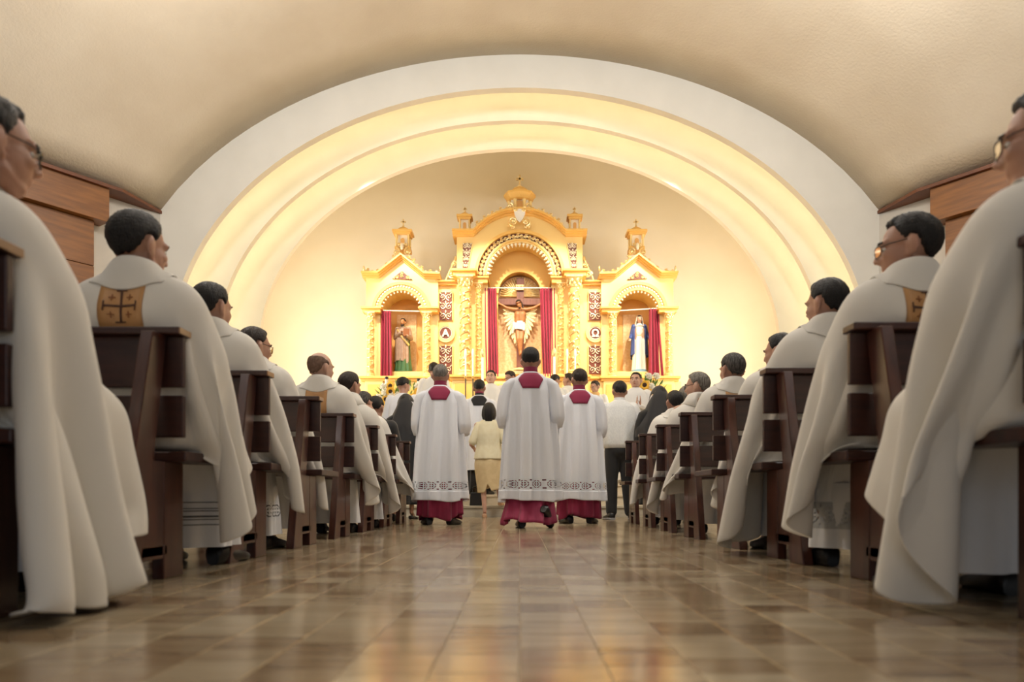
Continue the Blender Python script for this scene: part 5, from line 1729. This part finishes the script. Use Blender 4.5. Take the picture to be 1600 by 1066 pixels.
lh.ell(hp + R @ Vector((0, .055, -.105)), (.045, .035, .045), R, 12, 8)
remesh(lh, 'beard_and_locks', M['hair_brown'], co, .012, 3)
MB().tube([hp + R @ Vector((.088 * math.cos(2 * PI * q / 24), -.012 + .108 * math.sin(2 * PI * q / 24), .055 + .008 * math.sin(q * 2.1))) for q in range(24)], .011, 6, True).build('thorn_crown', M['oxblood'], co)
Lc = Loft([(1.02, .01, -.005, .155, .125, .004), (.93, .015, -.0, .175, .135, .012), (.80, .015, .03, .170, .130, .018), (.72, .02, .04, .155, .125, .018)], 9, 5)
lo_ = solid(Lc.mb(None, None, 80, 20, hem=lambda a: .05 * math.sin(a + 1)).build('loincloth', M['plaster_white'], co, sharp=0), .006)
MB().tcap((.19, .02, .98), .045, (.23, .0, .68), .03, 12).build('cloth_knot', M['plaster_white'], lo_)

# ================================================================== statues in the side niches
def statue(p, ytop, ybot, label):
    H = (ybot - ytop) * RS
    r = empty('statue', (lx(p), RD + .42, lz(ybot) + BASEZ), label, 'statue')
    r.rotation_euler = (0, 0, PI); k = H / 1.74; r.scale = (k, k, k)
    return r
r = statue(624.5, 489, 577.5, 'bearded saint statue in mauve and green robes holding a book, left niche')
J = stand_joints(wr=((.05, .22, 1.22), (-.16, .24, 1.12)), el=((.24, .02, 1.10), (-.25, .02, 1.08)))
R = rotm(.35, .1)
make_body(r, J, R, 1.0, .012, 'corpus')
hair_mb(J['head'], R, 1.0, 'short', 78).build('hair', M['hair_brown'], r, sharp=0)
hp = Vector(J['head'])
remesh(MB().ell(hp + R @ Vector((0, .060, -.11)), (.052, .04, .07), R, 12, 8).ell(hp + R @ Vector((0, .04, -.075)), (.07, .045, .04), R, 12, 8), 'beard', M['hair_brown'], r, .012, 3)
Loft([(1.47, 0, 0, .07, .075, 0), (1.40, 0, 0, .18, .115, .002), (1.2, 0, 0, .20, .14, .008), (.9, 0, 0, .21, .16, .012), (.5, 0, 0, .22, .17, .018), (.04, 0, 0, .27, .21, .028)], 9, 9).mb(None, None, 80, 40).build('robe', M['green'], r, sharp=0)
Loft([(1.45, 0, 0, .10, .09, 0), (1.39, .0, 0, .195, .125, .002), (1.2, .02, .0, .215, .16, .010), (.9, .02, 0, .225, .178, .018), (.5, .02, 0, .235, .19, .024), (.24, .03, 0, .245, .20, .028)], 8, 10).mb(None, None, 80, 40, hem=lambda a: .13 * math.sin(a + 1.2)).build('mantle', M['mauve'], r, sharp=0)
MB().tube([(.17, .06, 1.36), (.10, .17, 1.24), (-.02, .20, 1.06), (-.14, .19, .93), (-.20, .12, .86)], .035, 8).build('sash', M['gold_leaf'], r)
for s in 'LR':
    sl = MB(); arm_sleeve(sl, J, s, .075, .07, .06); sl.build('sleeve', M['mauve'], r, sharp=0)
bevel(MB().hexa([(-.22, .22, 1.10), (-.04, .27, 1.10), (-.04, .31, 1.10), (-.22, .26, 1.10), (-.24, .23, 1.34), (-.06, .28, 1.34), (-.06, .32, 1.34), (-.24, .27, 1.34)]).build('book', M['cross_small'], r), .006)
MB().lathe([(.30, 0), (.30, .03), (.26, .05)], (0, 0, 0), 24).build('base', M['green'], r)

r = statue(1004, 486, 581, 'statue of a veiled woman in white dress and blue mantle, right niche')
zb = .16
r.scale = tuple(q * .93 for q in r.scale)
J = stand_joints(wr=((.30, .20, .98), (-.30, .20, .98)), el=((.25, .02, 1.10), (-.25, .02, 1.10)))
J = {k_: (v[0], v[1], v[2] + zb) for k_, v in J.items()}
R = rotm(-.1, .15)
make_body(r, J, R, 1.0, .012, 'skin_light', hands={'L': ((.3, .5, -.8), (0, 1, .2), .2), 'R': ((-.3, .5, -.8), (0, 1, .2), .2)})
hair_mb(J['head'], R, 1.0, 'full', 79).build('hair', M['hair_brown'], r, sharp=0)
Loft([(z_ + zb, a, b, c_, d_, e_) for z_, a, b, c_, d_, e_ in [(1.47, 0, 0, .07, .075, 0), (1.40, 0, 0, .17, .11, .002), (1.2, 0, 0, .18, .13, .004), (1.08, 0, 0, .155, .12, .006), (.9, 0, 0, .19, .145, .012), (.5, 0, 0, .20, .155, .018), (.0, 0, 0, .23, .18, .026)]], 9, 11).mb(None, None, 80, 44).build('dress', M['plaster_white'], r, sharp=0)
MB().tube([(.155 * math.sin(2 * PI * q / 24), .122 * math.cos(2 * PI * q / 24), 1.08 + zb) for q in range(24)], .016, 6, True).build('girdle', M['gold_leaf'], r)
for s in 'LR':
    sl = MB(); arm_sleeve(sl, J, s, .07, .06, .055); sl.build('sleeve', M['blue'], r, sharp=0)
mv = MB(); nu, nv = 36, 30
for j in range(nv + 1):                 # mantle and veil: open at the front
    t_ = j / nv
    z_ = 1.44 - 1.12 * t_ + zb
    for i in range(nu + 1):
        a = -2.45 + 4.9 * i / nu        # 0 = back
        rx = .12 + .13 * min(1, t_ * 5) + .02 * t_; ry = .10 + .07 * min(1, t_ * 4) + .02 * t_
        f = .02 * t_ * math.sin(a * 7 + 1)
        mv.v.append(((rx + f) * math.sin(a), -(ry + f) * math.cos(a) - .0, z_ - .02 * math.cos(a * 2) + .18 * t_ * (abs(a) / 2.45) ** 2))
for j in range(nv):
    for i in range(nu):
        a = j * (nu + 1) + i; mv.f.append((a, a + 1, a + nu + 2, a + nu + 1)); mv.mi.append(0)
solid(mv.build('mantle', M['blue'], r, sharp=0), .008)
vv_ = MB(); nu, nv = 32, 24
for j in range(nv + 1):
    t_ = j / nv
    for i in range(nu + 1):
        a = -2.2 + 4.4 * i / nu
        if t_ < .35:
            e = (1 - t_ / .35) * PI / 2
            rx, ry, z_ = .098 * math.cos(e), .12 * math.cos(e), 1.585 + zb + .03 + .112 * math.sin(e)
        else:
            s_ = (t_ - .35) / .65
            rx, ry, z_ = .098 + .085 * s_, .12 + .03 * s_, 1.585 + zb + .03 - .36 * s_
        vv_.v.append((rx * math.sin(a), -ry * math.cos(a) + .01, z_))
for j in range(nv):
    for i in range(nu):
        a = j * (nu + 1) + i; vv_.f.append((a, a + 1, a + nu + 2, a + nu + 1)); vv_.mi.append(0)
solid(vv_.build('veil', M['plaster_white'], r, sharp=0), .006)
MB().lathe([(.27, 0), (.29, .03), (.28, .10), (.22, .16), (.05, .18)], (0, 0, 0), 24).build('cloud_base', M['sky_blue'], r)

# ================================================================== drapes, rods
def drape_panel(x0t, x1t, x0b, x1b, yt, yb, d, label, nf, seed):
    mb = MB(); nu, nv = nf * 10, 30
    rr = random.Random(seed); ph = rr.uniform(0, 6)
    for j in range(nv + 1):
        t_ = j / nv
        e = t_ ** 1.4
        a0 = x0t + (x0b - x0t) * e; a1 = x1t + (x1b - x1t) * e
        for i in range(nu + 1):
            u = i / nu
            w = math.sin(2 * PI * nf * u + ph + .5 * math.sin(3 * t_ + seed)) * (.03 + .012 * t_) + .012 * math.sin(2 * PI * nf * 1.7 * u + 2 * t_)
            mb.v.append((lx(a0 + (a1 - a0) * u), d + w, lz(yt + (yb - yt) * t_ + 1.2 * t_ * math.sin(u * 5 + seed)) + BASEZ))
    for j in range(nv):
        for i in range(nu):
            a = j * (nu + 1) + i; mb.f.append((a, a + 1, a + nu + 2, a + nu + 1)); mb.mi.append(0)
    for k_ in range(len(mb.v)): mb.v[k_] = (mb.v[k_][0], mb.v[k_][1] + RD, mb.v[k_][2])
    o = mb.build('curtain', M['curtain'], None, sharp=0)
    solid(o, .008)
    return tag(o, label, 'curtain', 'crimson curtains of the altarpiece')
drape_panel(756, 775.5, 757, 779, 448, 590, .12, 'crimson curtain drawn to the left of the crucifix', 5, 1)
drape_panel(844.5, 868, 849, 868.5, 448, 590, .12, 'crimson curtain drawn to the right of the crucifix', 5, 2)
drape_panel(594.5, 610, 592, 612, 485, 591, .06, 'crimson curtain hanging beside the bearded saint', 4, 3)
drape_panel(1015.5, 1031, 1015, 1039.5, 481.5, 588, .06, 'crimson curtain hanging beside the statue in blue mantle', 4, 4)
for a, b, y0, y1, d, lb in ((754, 870, 447.5, 447.5, .12, 'thin white curtain rod across the central niche'), (592, 658, 484, 485.5, .06, 'thin white curtain rod across the left niche'), (966, 1034, 484.5, 480.5, .06, 'thin white curtain rod across the right niche')):
    tag(MB().tube([(lx(a), RD + d, lz(y0) + BASEZ), (lx(b), RD + d, lz(y1) + BASEZ)], .011, 8).build('curtain_rod', M['rod']), lb, 'curtain rod', 'curtain rods of the altarpiece')

# ================================================================== altar, candles, flowers
al = empty('altar', (0.1, 13.75, SANZ), 'altar table under a white cloth behind the clergy', 'altar')
bevel(MB().box(-1.0, 1.0, -.35, .35, 0, .92).build('table', M['step'], al), .01)
bevel(MB().box(-1.06, 1.06, -.41, .41, .92, .95).build('cloth_top', M['whitealb'], al), .006)
Lh = MB()
for i in range(60):
    x = -1.06 + 2.12 * i / 60
    Lh.v += [(x, -.412 + .006 * math.sin(i * .9), .95), (x, -.42 + .014 * math.sin(i * .9), .35)]
for i in range(59): Lh.f.append((2*i, 2*i+1, 2*i+3, 2*i+2)); Lh.mi.append(0)
solid(Lh.build('cloth_front', M['whitealb'], al, sharp=0), .004)
cpos = [(727.5, 13.9, 557, 588, 2.6, 'thin', 'outermost slim candle left of the crucifix'), (739, 13.9, 557, 588, 2.6, 'thin', 'slim candle second from the left, beside a gilded column'),
        (754, 14.0, 557, 602, 4.2, 'thick', 'thick candle beside the left central curtain'), (866, 14.0, 556, 600, 4.2, 'thick', 'thick candle beside the right central curtain'),
        (886, 13.9, 557, 588, 2.6, 'thin', 'slim candle second from the right, beside a gilded column'), (898.5, 13.9, 557, 588, 2.6, 'thin', 'outermost slim candle right of the crucifix')]
for p, d, yt, yb, w, kd, lb in cpos:
    zt, zb_ = pz(yt, d), pz(yb, d); rr = w / 2 * d / F
    c = empty('candlestick', (px(p, d), d, SANZ), lb, 'candle', 'candles before the altarpiece')
    H0 = zb_ - SANZ; H1 = zt - SANZ
    MB().lathe([(.13, 0), (.13, .03), (.05, .07), (.02, .12)], (0, 0, 0), 20).build('base', M['brass'], c)
    MB().lathe([(.012, .10), (.012, H0 - .03)], (0, 0, 0), 10).build('stem', M['iron'], c)
    MB().lathe([(.012, H0 - .05), (rr * 1.7, H0 - .02), (rr * 1.7, H0), (rr, H0 + .005)], (0, 0, 0), 16).build('drip_pan', M['brass'], c)
    MB().lathe([(rr, H0), (rr, H1), (rr * .4, H1 + .006)], (0, 0, 0), 16).build('wax', M['candle'], c)
    MB().lathe([(rr * 1.1, H1 - .02), (rr * 1.8, H1 + .02), (rr * 1.6, H1 + .09), (rr * .9, H1 + .14)], (0, 0, 0), 16).build('follower', M['gold_leaf' if kd == 'thick' else 'rod'], c)
for p, d, yt, yb, lb in ((604, 13.6, 593, 612, 'short glass-cupped candle left in the left sunflowers'), (654, 13.6, 596, 612, 'short glass-cupped candle right in the left sunflowers')):
    c = empty('altar_candle', (px(p, d), d, SANZ), lb, 'candle', 'short candles in the flowers')
    H0 = pz(yb, d) - SANZ; H1 = pz(yt, d) - SANZ
    MB().lathe([(.09, 0), (.09, .02), (.014, .05), (.014, H0)], (0, 0, 0), 14).build('stem', M['brass'], c)
    MB().lathe([(.035, H0 - .02), (.028, H0), (.028, H1)], (0, 0, 0), 14).build('wax', M['candle'], c)
    MB().lathe([(.030, H1), (.034, H1 + .02), (.034, H1 + .05), (.02, H1 + .05)], (0, 0, 0), 14).build('cap', M['iron'], c)

def sunflower_mesh():
    disc = MB().lathe([(.004, .030), (.030, .026), (.042, .012), (.038, 0)], (0, 0, 0), 16)
    pet = MB()
    for ring, n, L_ in ((0, 15, .060), (1, 15, .050)):
        for q in range(n):
            a = 2 * PI * (q + ring * .5) / n
            c, s = math.cos(a), math.sin(a); t_ = (-s, c)
            def P(r, w, z): return (c * r + t_[0] * w, s * r + t_[1] * w, z)
            z0 = .008 + ring * .006
            vs4 = [P(.034, -.008, z0), P(.034 + L_ * .5, -.013, z0 + .006), P(.034 + L_, 0, z0 - .006 + .012 * ring), P(.034 + L_ * .5, .013, z0 + .006), P(.034, .008, z0)]
            vs4 += [(x, y, z - .003) for x, y, z in vs4]
            pet.add(vs4, [(0, 1, 3, 4), (1, 2, 3), (9, 8, 6, 5), (8, 7, 6), (0, 5, 6, 1), (1, 6, 7, 2), (2, 7, 8, 3), (3, 8, 9, 4)])
    a = disc.mesh('sunflower_disc'); a.materials.append(M['seed']); a.polygons.foreach_set('use_smooth', [True] * len(a.polygons))
    b = pet.mesh('sunflower_petals'); b.materials.append(M['petal'])
    return a, b
SF = sunflower_mesh()
def rose_mesh():
    mb = MB()
    for k_, (r, h, n) in enumerate(((.012, .040, 3), (.024, .038, 5), (.036, .030, 6), (.044, .018, 7))):
        for q in range(n):
            a = 2 * PI * (q + .4 * k_) / n
            R = Matrix.Rotation(a, 3, 'Z') @ Matrix.Rotation(.35 + .22 * k_, 3, 'Y')
            p = R @ Vector((r, 0, h * .5))
            mb.ell((math.cos(a) * r, math.sin(a) * r, h), (.006, .020, .022), R, 8, 6)
    me = mb.mesh('rose'); me.materials.append(M['rose']); me.polygons.foreach_set('use_smooth', [True] * len(me.polygons))
    return me
RO = rose_mesh()
def arrangement(p0, p1, y0, y1, d, suns, roses, label, seed):
    rr = random.Random(seed)
    cxp = (p0 + p1) / 2
    g = empty('flower_arrangement', (px(cxp, d), d, SANZ), label, 'flowers', 'sunflower arrangements at the altar')
    ztop, zbot = pz(y0, d) - SANZ, pz(y1, d) - SANZ
    MB().lathe([(.16, 0), (.16, .03), (.05, .08), (.04, zbot - .12), (.15, zbot - .04), (.17, zbot + .08), (.14, zbot + .10)], (0, .1, 0), 20).build('vase', M['brass'], g)
    W = (p1 - p0) / 2 * d / F; Hh = (ztop - zbot) / 2; mc = (ztop + zbot) / 2
    fo = MB()
    for q in range(230):
        a = rr.uniform(0, 2 * PI); rad = math.sqrt(rr.random())
        c = Vector((W * rad * math.cos(a), .1 + rr.uniform(-.12, .12), mc + Hh * rad * math.sin(a)))
        dr = Vector((math.cos(a) * rr.uniform(.4, 1.2), rr.uniform(-.8, .3), math.sin(a) * .9 + .4)).normalized()
        L_ = rr.uniform(.08, .17); w = rr.uniform(.012, .028)
        sd = dr.cross(Vector((rr.uniform(-1, 1), rr.uniform(-1, 1), rr.uniform(-1, 1)))).normalized(); up_ = dr.cross(sd)
        pts = [c, c + dr * L_ * .35 + sd * w, c + dr * L_, c + dr * L_ * .35 - sd * w, c + dr * L_ * .4 + up_ * w * .35]
        fo.add(pts, [(0, 1, 4), (1, 2, 4), (2, 3, 4), (3, 0, 4), (0, 3, 2, 1)])
    f = fo.build('foliage', M['leaf'], g, smooth=False); f['kind'] = 'stuff'
    for i, (sx, sy) in enumerate(suns):
        o = link('sunflower', SF[0], g, (px(sx, d) - px(cxp, d), -.06 - .02 * (i % 2), pz(sy, d) - SANZ))
        o.rotation_euler = (PI / 2 + rr.uniform(-.3, .2), 0, rr.uniform(-.4, .4)); o.scale = (1.0,) * 3
        link('petals', SF[1], o)
    for sx, sy in roses:
        o = link('rose', RO, g, (px(sx, d) - px(cxp, d), -.05, pz(sy, d) - SANZ)); o.rotation_euler = (PI / 2 + rr.uniform(-.5, .3), 0, rr.uniform(-.5, .5)); o.scale = (1.15,) * 3
arrangement(588, 674, 598, 650, 13.35, [(611, 604), (611, 613), (604, 625), (655, 613), (597, 632), (648, 622), (625, 640)], [(601, 606), (603, 614), (622, 618), (654, 605), (612, 619), (593, 622), (668, 602), (636, 606)], 'sunflowers and white roses left of the altar', 5)
arrangement(988, 1040, 592, 656, 12.7, [(997, 601), (1006, 603), (1002, 611), (1010, 613), (996, 621), (1020, 628)], [(1011, 616), (1012, 590), (1024, 590), (1016, 606), (1002, 628)], 'sunflowers and white roses right of the altar, beside the nun', 6)
_stuff()
